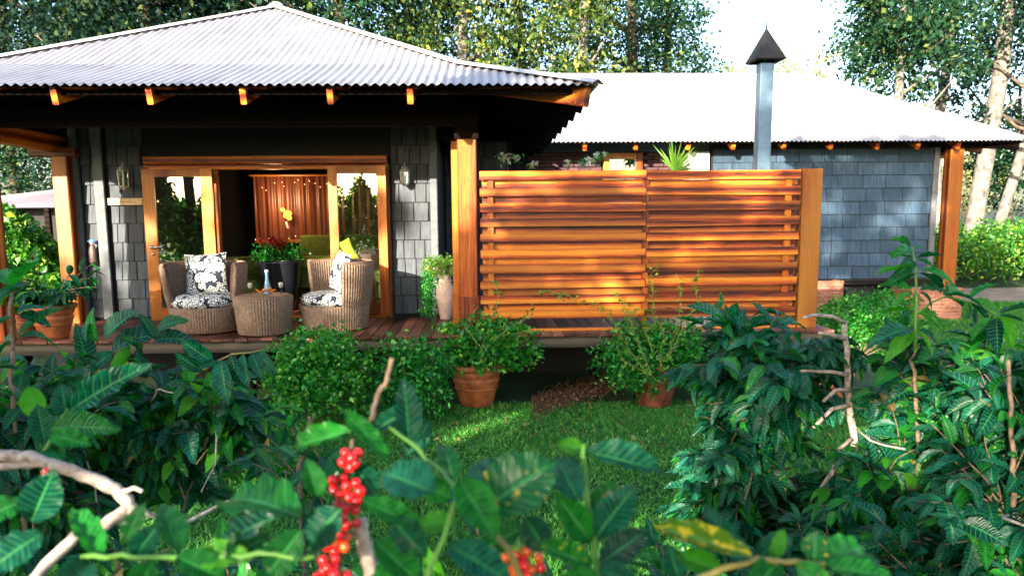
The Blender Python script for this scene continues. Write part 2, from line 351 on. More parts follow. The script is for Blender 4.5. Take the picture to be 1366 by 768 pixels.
# ------------------------------------------------------------------ leaf tools
def mesh_np(name, V, Fa, mat, uv=None, smooth=False):
    me = bpy.data.meshes.new(name); nf, k = Fa.shape
    me.vertices.add(len(V)); me.vertices.foreach_set('co', V.astype(np.float32).ravel())
    me.loops.add(nf*k); me.loops.foreach_set('vertex_index', Fa.astype(np.int32).ravel())
    me.polygons.add(nf); me.polygons.foreach_set('loop_start', np.arange(0, nf*k, k, dtype=np.int32)); me.polygons.foreach_set('loop_total', np.full(nf, k, dtype=np.int32))
    if uv is not None:
        l = me.uv_layers.new(name='UVMap'); l.data.foreach_set('uv', uv[Fa.ravel()].astype(np.float32).ravel())
    me.update(calc_edges=True); me.materials.append(mat)
    if smooth: me.shade_smooth()
    return me
def leaf_cloud(P, N, L, W, droop=None):
    """P points, N random facing; each leaf is a folded diamond of four faces"""
    n = len(P); D = rng.normal(size=(n,3)); 
    if droop is not None: D += np.array([0,0,-droop])
    D /= np.linalg.norm(D, axis=1)[:,None]
    S = np.cross(D, N); S /= (np.linalg.norm(S, axis=1)[:,None]+1e-9); U = np.cross(S, D)
    L = L[:,None]; W = W[:,None]
    v0 = P; v1 = P + D*L*.45 + S*W*.5 + U*W*.12; v2 = P + D*L - U*L*.10; v3 = P + D*L*.45 - S*W*.5 + U*W*.12; vm = P + D*L*.5
    V = np.stack([v0,v1,v2,v3], 1).reshape(-1,3)
    i = np.arange(n)[:,None]*4
    Fa = np.concatenate([i+np.array([[0,1,2]]), i+np.array([[0,2,3]])], 0)
    return V, Fa
def clumps(c, rad, nclump, per, cl_r, shell=.55):
    """points gathered in clumps inside an ellipsoid, denser near its surface"""
    u = rng.normal(size=(nclump,3)); u /= np.linalg.norm(u,axis=1)[:,None]
    rr = shell + (1-shell)*rng.random(nclump)**.7; rr *= (.78+.35*rng.random(nclump))
    cc = np.array(c) + u*rr[:,None]*np.array(rad)
    s = cl_r*(.6+.8*rng.random(nclump))
    P = np.repeat(cc, per, 0) + rng.normal(size=(nclump*per,3))*np.repeat(s, per)[:,None]*np.array([.6,.6,.42])
    return P
def cloud_obj(name, P, L, W, mat, parent=None, kind=None, droop=.3):
    n = len(P); N = rng.normal(size=(n,3)) + np.array([0,0,.7])
    V, Fa = leaf_cloud(P, N, L*(.6+.8*rng.random(n)), W*(.6+.8*rng.random(n)), droop)
    off = base_of(parent) if parent is not None else Vector((0,0,0)); V = V - np.array(off)
    o = bpy.data.objects.new(name, mesh_np(name, V, Fa, mat)); C.objects.link(o)
    if parent is not None: o.parent = parent
    return tag(o, kind=kind)

def coffee_leaf_mesh(name, nl, nw, curl, fold, ripple, mat, twist=0, W=.45):
    V, UV, Fa = [], [], []
    for j in range(nl+1):
        v = j/nl; wd = W*.5*max(.015, math.sin(math.pi*min(v*.97+.015,1)**.88))**.78*(1-.12*v)
        if v > .88: wd *= max(.08, 1-(v-.88)/.12*.75)
        for i in range(-nw, nw+1):
            u = i/nw; wob = 1 + (ripple*.55*math.sin(v*math.pi*20) if abs(u) > .9 else 0)
            z = -curl*v*v + fold*abs(u)*wd + ripple*math.sin(v*math.pi*8+(.8 if i>0 else 0))*abs(u)**1.5*.32
            x = u*wd*wob; a = twist*v
            V.append((x*math.cos(a)-z*math.sin(a)*.3, v - curl*.25*v*v, z + x*math.sin(a))); UV.append((u*.5+.5, v))
    m = 2*nw+1
    for j in range(nl):
        for i in range(m-1): Fa.append((j*m+i, j*m+i+1, (j+1)*m+i+1, (j+1)*m+i))
    V, UV, Fa = np.array(V), np.array(UV), np.array(Fa)
    return mesh_np(name, V, Fa, mat, UV, True), V, UV, Fa
LM = {}
def leafset(key, mat):
    LM[key] = [coffee_leaf_mesh('leaf', 9, 2, cu, fo, ri, mat, tw, ww) for cu, fo, ri, tw, ww in ((.18,.55,.08,.15,.44),(.38,.4,.11,-.3,.48),(.08,.8,.09,.45,.36),(.60,.5,.07,.1,.42))]
for k_ in ('cof','cof_g','cof_y','cof_spot','cof_rust','cof_dry'): leafset(k_, M[k_])
BIG = {}
for k_ in ('cof','cof_g','cof_y','cof_spot','cof_rust'):
    BIG[k_] = [coffee_leaf_mesh('leaf', 22, 4, cu, fo, ri, M[k_], tw) for cu, fo, ri, tw in ((.15,.5,.10,.2),(.3,.35,.13,-.3),(.08,.75,.09,.3))]

def leaf_matrix(p, d, nrm, L, Wf=1.0):
    d = d.normalized(); s = d.cross(nrm)
    if s.length < 1e-3: s = d.orthogonal()
    s.normalize(); n = s.cross(d)
    return Matrix(((s.x*L*Wf, d.x*L, n.x*L, p.x), (s.y*L*Wf, d.y*L, n.y*L, p.y), (s.z*L*Wf, d.z*L, n.z*L, p.z), (0,0,0,1)))
def place_leaves(root, items, cap=300):
    """items: (matrix, key, variant). the ones that show largest are parts of their own, the others one joined part"""
    off = base_of(root); sc_i = []
    for mt, key, va in items:
        q = proj(mt.translation); L = mt.col[1].to_3d().length
        vis = (-60 < q[0] < 1426 and -60 < q[1] < 828)
        sc_i.append((L*F_PX/max(q[2],.2) if vis else -1))
    order = sorted(range(len(items)), key=lambda i: -sc_i[i])
    T = Matrix.Translation(-off)
    for i in order[:cap]:
        mt, key, va = items[i]
        if sc_i[i] < 9: rest_from = order.index(i); break
        o = bpy.data.objects.new('leaf', LM[key][va % 4][0]); C.objects.link(o); o.parent = root; o.matrix_local = T @ mt
    else: rest_from = cap
    rest = order[rest_from:]
    bykey = {}
    for i in rest: bykey.setdefault(items[i][1], []).append(i)
    for key, ids in bykey.items():
        VV, UU, FF = [], [], []; n = 0
        for i in ids:
            mt, _, va = items[i]; me, V, UV, Fa = LM[key][va % 4]; A = np.array(T @ mt)
            VV.append(V @ A[:3,:3].T + A[:3,3]); UU.append(UV); FF.append(Fa+n); n += len(V)
        o = bpy.data.objects.new('foliage', mesh_np('foliage', np.concatenate(VV), np.concatenate(FF), M[key], np.concatenate(UU), True)); C.objects.link(o); o.parent = root; tag(o, kind='stuff')

def sprig(p0, d, length, sag, r0, seg=7, wig=.10):
    d = Vector(d).normalized(); pts = [Vector(p0)]; st = length/seg
    for i in range(seg):
        d = (d + Vector((random.gauss(0,wig), random.gauss(0,wig), random.gauss(0,wig)-sag/seg))).normalized()
        pts.append(pts[-1]+d*st)
    return pts
def leaves_along(pts, step, L, key_fn, start=.25, droop=.5, flat=.55):
    out = []; tot = sum((pts[i+1]-pts[i]).length for i in range(len(pts)-1)); s = start*tot; k = 0
    while s <= tot+1e-6:
        a = s; i = 0
        while i < len(pts)-2 and a > (pts[i+1]-pts[i]).length: a -= (pts[i+1]-pts[i]).length; i += 1
        p = pts[i].lerp(pts[i+1], min(1, a/max(1e-6,(pts[i+1]-pts[i]).length))); d = (pts[i+1]-pts[i]).normalized()
        side = d.cross(Vector((0,0,1)))
        if side.length < .1: side = Vector((math.cos(k*1.7), math.sin(k*1.7), 0))
        side.normalize()
        if k % 2 and abs(d.z) > .6: side = side.cross(d)
        last = s + step > tot
        for sg in (-1, 1):
            dd = side*sg*flat + d*(.45+random.random()*.35) + Vector((random.gauss(0,.18), random.gauss(0,.18), -droop*(.1+random.random()*1.2)))
            nr = Vector((random.gauss(0,.3), random.gauss(0,.3)-.15, 1))
            l = L*(.62+.55*random.random())*(.75 if last else 1)
            out.append((leaf_matrix(p, dd, nr, l, .85+.3*random.random()), key_fn(), random.randrange(4)))
        if last:
            out.append((leaf_matrix(p, d+Vector((0,0,-.2)), Vector((random.gauss(0,.3),0,1)), L*.6, 1), key_fn(), random.randrange(4)))
        s += step*(.8+.4*random.random()); k += 1
    return out
def mixkeys(**kw):
    ks = list(kw); ws = [kw[k] for k in ks]
    return lambda: random.choices(ks, ws)[0]

# ================================================================== SETTING
g = MB(); N_ = 60
def gz(x, y): return 0.0
m_ = MB(); m_.add([(-400,-300,-.02),(400,-300,-.02),(400,700,-.02),(-400,700,-.02)], [(0,1,2,3)])
tag(m_.build('ground', M['ground']), kind='structure')
pth = MB(); a_ = atz(1290, 402, .0); b_ = atz(1366, 384, .0)
pth.add([(11.5,18.6,.002),(40,19.8,.002),(40,22.6,.002),(11.9,22.2,.002)], [(0,1,2,3)])
tag(pth.build('path', M['path']), kind='structure')

def grass_patch(name, x0, x1, y0, y1, n, h, label):
    P = np.stack([rng.uniform(x0,x1,n), rng.uniform(y0,y1,n), np.full(n,-.02)], 1)
    a = rng.uniform(0, 2*math.pi, n); D = np.stack([np.cos(a), np.sin(a), np.zeros(n)], 1); w_ = (.005+.005*rng.random(n))[:,None]
    hh = (h*(.5+.9*rng.random(n)))[:,None]; lean = rng.normal(size=(n,3))*.6; lean[:,2] = 1
    V = np.stack([P-D*w_, P+D*w_, P+lean*hh], 1).reshape(-1,3); Fa = np.arange(3*n).reshape(-1,3)
    V[:,2] *= np.repeat(.75+.45*np.sin(P[:,0]*2.1+np.sin(P[:,1]*1.7))*np.sin(P[:,1]*2.9), 3); o = bpy.data.objects.new(name, mesh_np(name, V, Fa, M['grass'])); C.objects.link(o); return tag(o, label, 'grass', kind='stuff')
grass_patch('lawn_grass', 6.5, 17, 11.5, 18.6, 90000, .10, 'rough shaded grass between the wing and the path')
grass_patch('lawn_grass', -5.5, 6.5, 3.2, 9.0, 260000, .05, 'short dark green lawn between the coffee bushes and the deck')

fl_n = 260; P = np.stack([rng.uniform(-3,4,fl_n), 8.9-abs(rng.normal(0,1.6,fl_n)), np.full(fl_n,.035)], 1)
tag(cloud_obj('fallen_leaves', P, .055, .03, M['litter'], kind='stuff', droop=0), 'scattered brown fallen leaves on the lawn', 'leaves')
# leaf litter mound lit under the deck
mp_ = []
for i in range(5200):
    t_ = random.random(); px = 715+125*t_; py = 548-44*t_+random.gauss(0,5)+random.random()*18*(.3+.7*t_)
    q = atz(px, py, .0); q = Vector((q.x, min(q.y+random.random()*.6, 10.2), .0)); mp_.append((q.x, q.y, .02+.10*t_*random.random()))
cloud_obj('leaf_litter', np.array(mp_), .035, .02, M['litter'], kind='stuff', droop=0)
tag(bpy.data.objects['leaf_litter'], 'brown dry leaf litter heaped under the deck edge', 'leaf litter')

# ================================================================== PAVILION
PC = Vector((-3.05, 12.1, .9)); HALF = 4.28; BRK = 2.87; ZE, ZB, ZA = 3.60, 4.06, 5.46
pav = empty('pavilion', (PC.x, PC.y, 0), 'grey shingled pavilion with corrugated hip roof and open timber veranda', 'house')
PITCH = .095
def roof_z(d):          # d = distance from centre, in the slope direction
    if d > BRK: return ZE + (HALF-d)/(HALF-BRK)*(ZB-ZE)
    return ZB + (BRK-d)/BRK*(ZA-ZB)
def roof_face(cx, cy, rot, half_eave, brk, zfun, hip, mat, root, top_d, sheet=8, amp=.013, lo=None, hi=None):
    """corrugated face in local (s across, d outward); hip(d) = half width; one object for each sheet and tier"""
    ca, sa = math.cos(rot), math.sin(rot)
    def W(s, d, z): return (cx + s*ca - d*sa*-1*0 + d*math.cos(rot-math.pi/2), cy + s*sa + d*math.sin(rot-math.pi/2), z)
    lo = -half_eave if lo is None else lo; hi = half_eave if hi is None else hi
    ns = int((hi-lo)/PITCH/sheet)+1
    for k in range(ns):
        for (d0, d1, lift) in ((half_eave, brk-.06, .0), (brk+.02, top_d, .008)) if brk else ((half_eave, top_d, 0),):
            mb = MB(); cols = []
            sub = 8
            for i in range(sheet*sub+1):
                s = lo + (k*sheet + i/sub)*PITCH
                if s > hi+1e-6: break
                # limit of this column by the hip
                dm = hip(abs(s) if lo < 0 else s)
                dtop = max(d1, dm)
                if dtop >= d0-.01: cols.append(None); continue
                a = amp*math.sin(2*math.pi*s/PITCH); col = []
                nseg = 3
                for j in range(nseg+1):
                    d = d0 + (dtop-d0)*j/nseg; jit = lift + a
                    col.append(W(s, d + (0 if j else random.uniform(0,0)), zfun(d)+jit))
                cols.append(col)
            prev = None
            for c in cols:
                if c is not None and prev is not None:
                    n = len(mb.v); mb.v += prev + c
                    mb.f += [(n+j, n+len(c)+j, n+len(c)+j+1, n+j+1) for j in range(len(c)-1)]
                prev = c
            if mb.f: mb.build('roof_sheet', mat, root, smooth=True)
for k, rot in enumerate((0, math.pi/2, math.pi, -math.pi/2)):
    roof_face(PC.x, PC.y, rot, HALF, BRK, roof_z, lambda s: s, M['tin'], pav, 0.0, sheet=8 if k in (0,1) else 30)
# ridge caps along the four hips
for sx, sy in ((-1,-1),(1,-1),(1,1),(-1,1)):
    pts = [(PC.x+sx*d, PC.y+sy*d, roof_z(d)+.028) for d in (HALF, BRK, 0.0)]
    for a, b in ((0,1),(1,2)):
        mb = MB(); p, q = Vector(pts[a]), Vector(pts[b]); dr = (q-p).normalized(); sd = dr.cross(Vector((0,0,1))).normalized()
        for t in (p, q): mb.v += [tuple(t+sd*.11-Vector((0,0,.022))), tuple(t+sd*.055), tuple(t+Vector((0,0,.022))), tuple(t-sd*.055), tuple(t-sd*.11-Vector((0,0,.022)))]
        mb.f += [(i,i+1,i+6,i+5) for i in range(4)]
        mb.build('ridge_cap', M['tin_cap'], pav)
mb = MB(); mb.lathe((PC.x,PC.y,ZA+.02), [(.13,0),(.07,.05),(.01,.06)], 12); mb.build('apex_cap', M['tin_cap'], pav)
# sarking under the sheets, its near-black colour standing for eave shade
mb = MB()
for sx, sy, tx, ty in ((-1,-1,1,-1),(1,-1,1,1),(1,1,-1,1),(-1,1,-1,-1)):
    A = [(PC.x+s*d, PC.y+t*d, roof_z(d)-.035) for d in (HALF-.05, BRK) for s, t in ((sx,sy),(tx,ty))]
    n = len(mb.v); mb.v += A + [(PC.x, PC.y, ZA-.035)]; mb.f += [(n,n+1,n+3,n+2),(n+2,n+3,n+4)]
mb.build('roof_lining', M['beam_shadedx'], pav)
# rafters: front ones with lit tails, right side ones, hip rafters
def rafter_y(x, ytop, ybot=7.93):
    a = Vector((x, ybot, roof_z(PC.y-ybot)-.13)); b = Vector((x, ytop, roof_z(PC.y-ytop)-.13))
    yb = PC.y-BRK; m = Vector((x, yb, ZB-.15)); mb = MB(); mb.bar(a, m, .17, .06, (0,0,1)); b = Vector((x, ytop, roof_z(PC.y-ytop)-.17)); mb.bar(m-Vector((0,.02,0)), b, .16, .058, (0,0,1)); mb.build('rafter', M['wood_y'], pav)
fx = [aty(p, 128, 7.93).x for p in (72, 199, 324, 440, 547)]
fx = [fx[0]-.95] + fx
for x in fx: rafter_y(x, 10.2)
for i, y in enumerate((8.55, 9.25, 9.95, 10.65, 11.35, 12.05, 12.75, 13.45, 14.15)):
    xb = PC.x+HALF-.06; lim = max(0, 1.40-max(0, abs(PC.y-y)-BRK)-.05); xt = PC.x+HALF-max(lim,.45)
    MB().bar((xb, y, roof_z(HALF-.06)-.13), (xt, y, roof_z(HALF-max(lim,.45))-.14), .17, .06).build('rafter', M['beam_shadedx'], pav)
    xb = PC.x-HALF+.06; xt = PC.x-HALF+max(lim,.45)
    MB().bar((xb, y, roof_z(HALF-.06)-.13), (xt, y, roof_z(HALF-max(lim,.45))-.14), .17, .06).build('rafter', M['beam_shadedx'], pav)
for sx in (-1, 1):
    a = Vector((PC.x+sx*(HALF-.10), PC.y-HALF+.10, ZE-.11)); b = Vector((PC.x+sx*BRK, PC.y-BRK, ZB-.20))
    MB().bar(a, b, .20, .08).build('hip_rafter', M['wood_y'], pav)
for y in (7.93,):   # fascia batten
    MB().bar((PC.x-HALF+.1, 8.03, ZE-.045), (PC.x+HALF-.1, 8.03, ZE-.045), .05, .05).build('batten', M['beam_shadedx'], pav)
# veranda beams
MB().bar((-6.0, 9.02, 3.46), (.0, 9.02, 3.46), .26, .14).build('beam', M['beam_shadedx'], pav)
MB().bar((-.14, 9.1, 3.40), (-.14, 12.6, 3.40), .26, .14).build('beam', M['beam_dark'], pav)
MB().bar((-5.62, 8.1, 3.28), (-5.62, 12.6, 3.28), .22, .14).build('beam', M['wood_y'], pav)
# ceiling above the veranda (boards coloured near-black to hold the veranda shade)
mb = MB(); mb.box(-5.5, -.25, 9.12, 14.5, 3.60, 3.64); mb.build('ceiling', M['beam_shadedx'], pav)
# posts
def post(x, y, z0, z1, w_, d_, mat, root, cap=True):
    p = MB().bar((x, y, z0), (x, y, z1), w_, d_, (1,0,0), .06).build('post', mat, root)
    MB().bar((x, y, z0), (x, y, z0+.42), w_+.03, d_+.03, (1,0,0), .05).build('post_base', mat, p)
    if cap: MB().bar((x, y, z1-.02), (x, y, z1+.16), w_+.06, d_+.06, (1,0,0), .05).build('post_cap', M['beam_dark'], p)
    return p
post(-.14, 9.08, .905, 3.20, .225, .20, M['wood_z'], pav)
post(-.255, 9.50, .905, 3.2, .17, .16, M['wood_z'], pav, False)
post(-5.58, 8.85, .905, 3.12, .22, .20, M['wood_z'], pav)
post(-5.50, 10.34, .905, 3.10, .20, .20, M['wood_z'], pav, False)
MB().bar((-5.9, 10.34, 3.16), (-5.3, 10.34, 3.16), .12, .12).build('bracket', M['wood_x'], pav)

# front wall with shingles
WY = 10.45
wl = MB(); wl.box(-5.36, -4.50, WY+.03, WY+.14, .85, 3.7); wl.box(-1.22, -.62, WY+.03, WY+.14, .85, 3.7); wl.box(-4.50, -1.22, WY+.03, WY+.14, 3.12, 3.7)
wl.box(-.70, -.58, WY+.14, 12.6, .85, 3.7)
wall = wl.build('wall', M['dark'], pav)  # dark backing draws the shadow lines between the shingles
sh_meshes = {}
def shingle_mesh(wi, h, mat, key):
    k = (round(wi,3), key)
    if k not in sh_meshes:
        b = MB(); x = wi/2-.007
        b.v = [(-x,0,0),(x,0,0),(x,0,h-.010),(-x,0,h-.010),(-x,-.034,0),(x,-.034,0),(x,-.006,h-.010),(-x,-.006,h-.010)]
        b.f = [(0,1,5,4)[::-1],(4,5,6,7)[::-1],(0,4,7,3)[::-1],(1,2,6,5)[::-1],(3,7,6,2)[::-1],(0,3,2,1)]
        b.f = [f[::-1] for f in b.f]
        me = bpy.data.meshes.new('shingle'); me.from_pydata(b.v, [], b.f); me.materials.append(mat); sh_meshes[k] = me
    return sh_meshes[k]
def shingle_area(x0, x1, z0, z1, y, row, widths, mat, root, key, skip=None):
    z = z0; r = 0
    while z < z1-.02:
        x = x0 - (random.random()*widths[0]*.6)
        while x < x1:
            w_ = random.choice(widths); xa, xb = max(x, x0), min(x+w_, x1)
            if xb-xa > .045:
                ww = w_ if xb-xa == w_ else round(xb-xa, 2)
                if not (skip and skip((xa+xb)/2, z)):
                    o = inst('shingle', shingle_mesh(ww, row, mat, key), root, ((xa+xb)/2, y+random.uniform(0,.004), z), (random.uniform(-.008,.008), random.uniform(-.004,.004), random.uniform(-.004,.004)))
            x += w_
        z += row; r += 1
WD = [.14,.17,.20,.22,.15]
shingle_area(-5.33, -5.17, .95, 3.5, WY+.03, .256, WD, M['shingle'], wall, 'g')
shingle_area(-4.98, -4.50, .95, 3.5, WY+.03, .256, WD, M['shingle'], wall, 'g')
shingle_area(-1.20, -.66, .95, 3.5, WY+.03, .256, WD, M['shingle'], wall, 'g')
MB().bar((-5.09, WY-.02, .93), (-5.09, WY-.02, 3.6), .13, .05, (1,0,0)).build('corner_board', M['board_grey'], wall)
MB().bar((-.62, WY-.01, .93), (-.62, WY-.01, 3.6), .10, .09, (1,0,0)).build('corner_board', M['board_grey'], wall)
MB().bar((-5.40, WY-.0, .93), (-5.40, WY, 3.6), .09, .09, (1,0,0)).build('corner_board', M['board_grey'], wall)
# recessed wall to the right of the corner
wr = MB(); wr.box(-.58, .55, 12.6, 12.75, .85, 3.5); wallr = wr.build('wall', M['dark'], pav)
shingle_area(-.56, .5, .95, 3.5, 12.6, .256, WD, M['shingle'], wallr, 'g')
# floor, room and back wall
MB().box(-5.4, -.6, WY+.14, 14.6, .80, .88).build('floor', M['deck'], pav)
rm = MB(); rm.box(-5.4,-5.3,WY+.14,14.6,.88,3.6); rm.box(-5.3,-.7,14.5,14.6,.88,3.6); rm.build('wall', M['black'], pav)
MB().box(-5.4, -.6, WY+.2, WY+.3, -.02, .80).build('underfloor_shade', M['dark'], pav)  # dark sheet added so the void under the house reads as shade
# door frame
fr_ = MB()
head = MB().bar((-4.46, WY-.03, 3.055), (-1.24, WY-.03, 3.055), .10, .16, (0,0,1)).build('door_frame', M['wood_x'], pav)
MB().bar((-4.46, WY+.02, 2.965), (-1.24, WY+.02, 2.965), .06, .10, (0,0,1)).build('head_rail', M['wood_x'], head)
for x in (-4.45, -1.26): MB().bar((x, WY+.02, .90), (x, WY+.02, 3.0), .07, .12, (1,0,0)).build('jamb', M['door'], head)
MB().bar((-3.58, WY+.10, .90), (-3.58, WY+.10, 2.93), .06, .06, (1,0,0)).build('jamb', M['wood_z'], head)
MB().bar((-4.4, WY+.02, .925), (-1.3, WY+.02, .925), .03, .12, (0,0,1)).build('threshold', M['wood_x'], head)
def door(x0, y0, x1, y1, z0, z1, sw, br, handle_side):
    a, b = Vector((x0,y0,0)), Vector((x1,y1,0)); d = (b-a).normalized(); L = (b-a).length; nrm = Vector((d.y,-d.x,0)); 
    U = (d.x, d.y, 0)
    st = MB(); 
    d1 = MB().bar(a+d*sw/2+Vector((0,0,z0)), a+d*sw/2+Vector((0,0,z1)), sw, .045, U, .08).build('door', M['door'], pav)
    MB().bar(b-d*sw/2+Vector((0,0,z0)), b-d*sw/2+Vector((0,0,z1)), sw, .045, U, .08).build('stile', M['door'], d1)
    MB().bar(a+d*sw+Vector((0,0,z1-.05)), b-d*sw+Vector((0,0,z1-.05)), .10, .045).build('rail', M['door'], d1)
    MB().bar(a+d*sw+Vector((0,0,z0+br/2)), b-d*sw+Vector((0,0,z0+br/2)), br, .045).build('rail', M['door'], d1)
    p, q = a+d*(sw-.004), b-d*(sw-.004); mb = MB()
    mb.v = [(p.x,p.y,z0+br),(q.x,q.y,z0+br),(q.x,q.y,z1-.1),(p.x,p.y,z1-.1)]; mb.f = [(0,1,2,3)]
    mb.build('glass_pane', M['glass'], d1)
    if handle_side:
        c = a+d*sw*.55+nrm*.045+Vector((0,0,z0+.98)); h = MB()
        h.tube([c-nrm*.03, c+nrm*.02], .022, 12); h.tube([c+nrm*.025, c+nrm*.03+d*.13], [.010,.009], 8); h.tube([c-nrm*.03-Vector((0,0,.09)), c-nrm*.01-Vector((0,0,.09))], .02, 12)
        h.build('handle', M['chrome'], d1, smooth=True)
door(-4.44, 10.24, -3.55, 10.30, .93, 2.93, .15, .16, True)
door(-2.03, 10.34, -1.25, 10.30, .95, 2.965, .12, .18, False)

# sign on the wall
sg = empty('wall_sign', (-4.72, WY-.02, 2.53), 'small pale wooden name board on the grey shingles beside the left door', 'sign')
p = aty(166.5, 269, WY-.02)
MB().bar((p.x-.22, WY-.02, p.z), (p.x+.235, WY-.02, p.z), .09, .02).build('board', M['sign'], sg)
mb = MB(); random.seed(3)
for i in range(13):
    x = p.x-.17+i*.026; h = random.choice([.012,.02,.03])
    mb.tube([(x, WY-.031, p.z-.014), (x+.006, WY-.031, p.z-.014+h), (x+.014, WY-.031, p.z-.012), (x+.02, WY-.031, p.z-.006)], .0025, 4)
mb.build('lettering', M['ink'], sg)

# wall lanterns
def lantern(px, py, label, s=1.0):
    p = aty(px, py, WY-.10); e = empty('wall_lantern', p, label, 'lantern', 'glass lanterns on the veranda wall')
    b = MB(); b.tube([p+Vector((0,.10,.10*s)), p+Vector((0,0,.16*s)), p+Vector((0,0,.13*s))], .006, 6); b.build('bracket', M['lantern'], e)
    b = MB(); b.lathe(p, [(.01,.13*s),(.03*s,.12*s),(.065*s,.075*s),(.068*s,.065*s)], 6, close=False); b.build('lantern_top', M['lantern'], e)
    b = MB(); b.lathe(p, [(.055*s,-.10*s),(.06*s,-.11*s),(.02*s,-.14*s),(.005,-.16*s)], 6); b.build('lantern_base', M['lantern'], e)
    b = MB(); b.lathe(p, [(.050*s,-.10*s),(.058*s,.065*s)], 6, close=False); b.build('glass_pane', M['clear_glass'], e)
    b = MB(); 
    for k in range(6):
        a = math.pi/3*k; b.tube([p+Vector((.054*s*math.cos(a),.054*s*math.sin(a),-.10*s)), p+Vector((.062*s*math.cos(a),.062*s*math.sin(a),.065*s))], .005, 4)
    b.build('frame', M['lantern'], e)
    b = MB(); b.tube([p+Vector((0,0,-.10*s)), p+Vector((0,0,-.01))], .016, 8); b.build('candle', M['white'], e)
lantern(164, 236, 'glass wall lantern left of the doors, above the name board', 1.15)
lantern(540, 234, 'glass wall lantern on the dark shingles right of the doors')
# bag hanging left of the board
p = aty(124, 340, WY-.06)
bg = empty('hanging_bag', p, 'slim brown bag with a blue tip hanging by the wall corner', 'bag')
b = MB(); b.lathe((p.x,p.y,p.z), [(.03,-.14),(.05,-.10),(.055,.06),(.03,.13),(.012,.15)], 10, 1, .6); b.build('bag_body', M['brown_bag'], bg, smooth=True)
b = MB(); b.ball((p.x,p.y,p.z+.165), .028); b.build('knob', M['white'], bg, smooth=True)
b = MB(); b.tube([(p.x-.05,p.y,p.z+.18),(p.x,p.y,p.z+.20),(p.x+.06,p.y,p.z+.17)], .012, 6); b.build('ribbon', M['blue'], bg, smooth=True)

# ================================================================== DECK
deck = empty('deck', (0, 9, 0), 'raised red-brown timber deck of boards running front to back', 'deck')
random.seed(21); x = -6.25
bm_meshes = {}
while x < 4.10:
    w_ = random.choice([.138,.142,.146]); y1 = 10.42 if x < -.6 else (12.5 if x < 1.6 else 11.2)
    MB().bar((x+w_/2, 8.72+random.uniform(-.012,.012), .885+random.uniform(-.002,.002)), (x+w_/2, y1, .885), w_-.008, .032, (1,0,0), .12).build('deck_board', M['deck'], deck)
    x += w_
MB().bar((-6.25, 8.80, .795), (4.12, 8.80, .795), .145, .045).build('fascia_board', M['deckx'], deck)
for y in (9.4, 10.0): MB().bar((-6.2, y, .79), (4.1, y, .79), .15, .05).build('joist', M['beam_shadedx'], deck)
for i, x in enumerate((-5.6, -2.9, -.14, 2.0, 4.0)):
    MB().bar((x, 9.3, -.02), (x, 9.3, .71), .14, .14, (1,0,0)).build('stump', M['beam_dark'], deck)
MB().box(-6.2, 4.5, 10.9, 10.98, -.02, .86).build('crawl_space_shade', M['dark'], deck)  # dark sheet added under the deck to stand for shade

# ================================================================== FENCE SCREEN
fen = empty('privacy_screen', (2, 9, .9), 'woven orange-brown timber slat screen standing on the deck', 'fence')
random.seed(5)
z0, z1 = 2.80, .98; ZP = .183
xl, xm, xr = .0, 1.99, 3.85
for i in range(10):
    zc = z0-.05-i*ZP
    for a, b in ((xl, xm-.003), (xm+.003, xr)):
        MB().bar((a+random.uniform(0,.008), 8.955, zc+random.uniform(-.009,.009)), (b-random.uniform(0,.008), 8.955, zc+random.uniform(-.010,.010)), .101+random.uniform(-.004,.004), .024, (0,0,1), .07, bow=random.uniform(-.022,-.004)).build('plank', M['fence'], fen)
    if i < 9:
        zc2 = zc-ZP/2
        for a, b in ((xl+.03, xm), (xm, xr-.01)):
            MB().bar((a+.004, 9.035, zc2+random.uniform(-.012,.012)), (b-.004, 9.035, zc2+random.uniform(-.014,.014)), .108+random.uniform(-.012,.004), .022, (0,0,1), .07, bow=random.uniform(-.010,.016)).build('plank', M['fence'], fen)
for x in (.13, 1.99, 3.72): MB().bar((x, 8.996, .92), (x, 8.996, 2.77), .075, .045, (1,0,0)).build('batten', M['wood_z'], fen)
MB().bar((3.985, 9.0, .905), (3.985, 9.0, 2.815), .235, .16, (1,0,0), .05).build('post', M['wood_pale'], fen)
MB().bar((xl, 8.99, .915), (xr, 8.99, .915), .03, .10).build('sill_board', M['fence'], fen)

# ================================================================== REAR WING
wing = empty('rear_wing', (7, 18, 0), 'long blue-grey shingled wing with bright white corrugated roof behind the screen', 'house')
EY, RY, EZ, RZ = 15.6, 20.6, 3.78, 6.0; X0, XE, XR = -1.5, 11.55, 8.85
k_ = (RZ-EZ)/(RY-EY); kx = (XE-XR)/(RY-EY)
random.seed(9)
ns = int((XE-X0)/PITCH/9)+1
for k in range(ns):
    mb = MB(); prev = None
    for i in range(9*6+1):
        x = X0 + (k*9+i/6)*PITCH
        if x > XE-.02: break
        top = RY if x <= XR else EY + (XE-x)/kx
        a = .013*math.sin(2*math.pi*x/PITCH)
        c = [(x, EY+(top-EY)*j/3, EZ+(top-EY)*j/3*k_+a) for j in range(4)]
        if prev:
            n = len(mb.v); mb.v += prev+c; mb.f += [(n+j, n+4+j, n+5+j, n+1+j) for j in range(3)]
        prev = c
    if mb.f: mb.build('roof_sheet', M['tin2'], wing, smooth=True)
mb = MB(); mb.v = [(XE,EY,EZ),(XR,RY,RZ),(XE,2*RY-EY,EZ),(X0,RY,RZ),(X0,2*RY-EY,EZ)]; mb.f = [(0,2,1),(1,2,4,3)]; mb.build('roof_back', M['tin2'], wing)
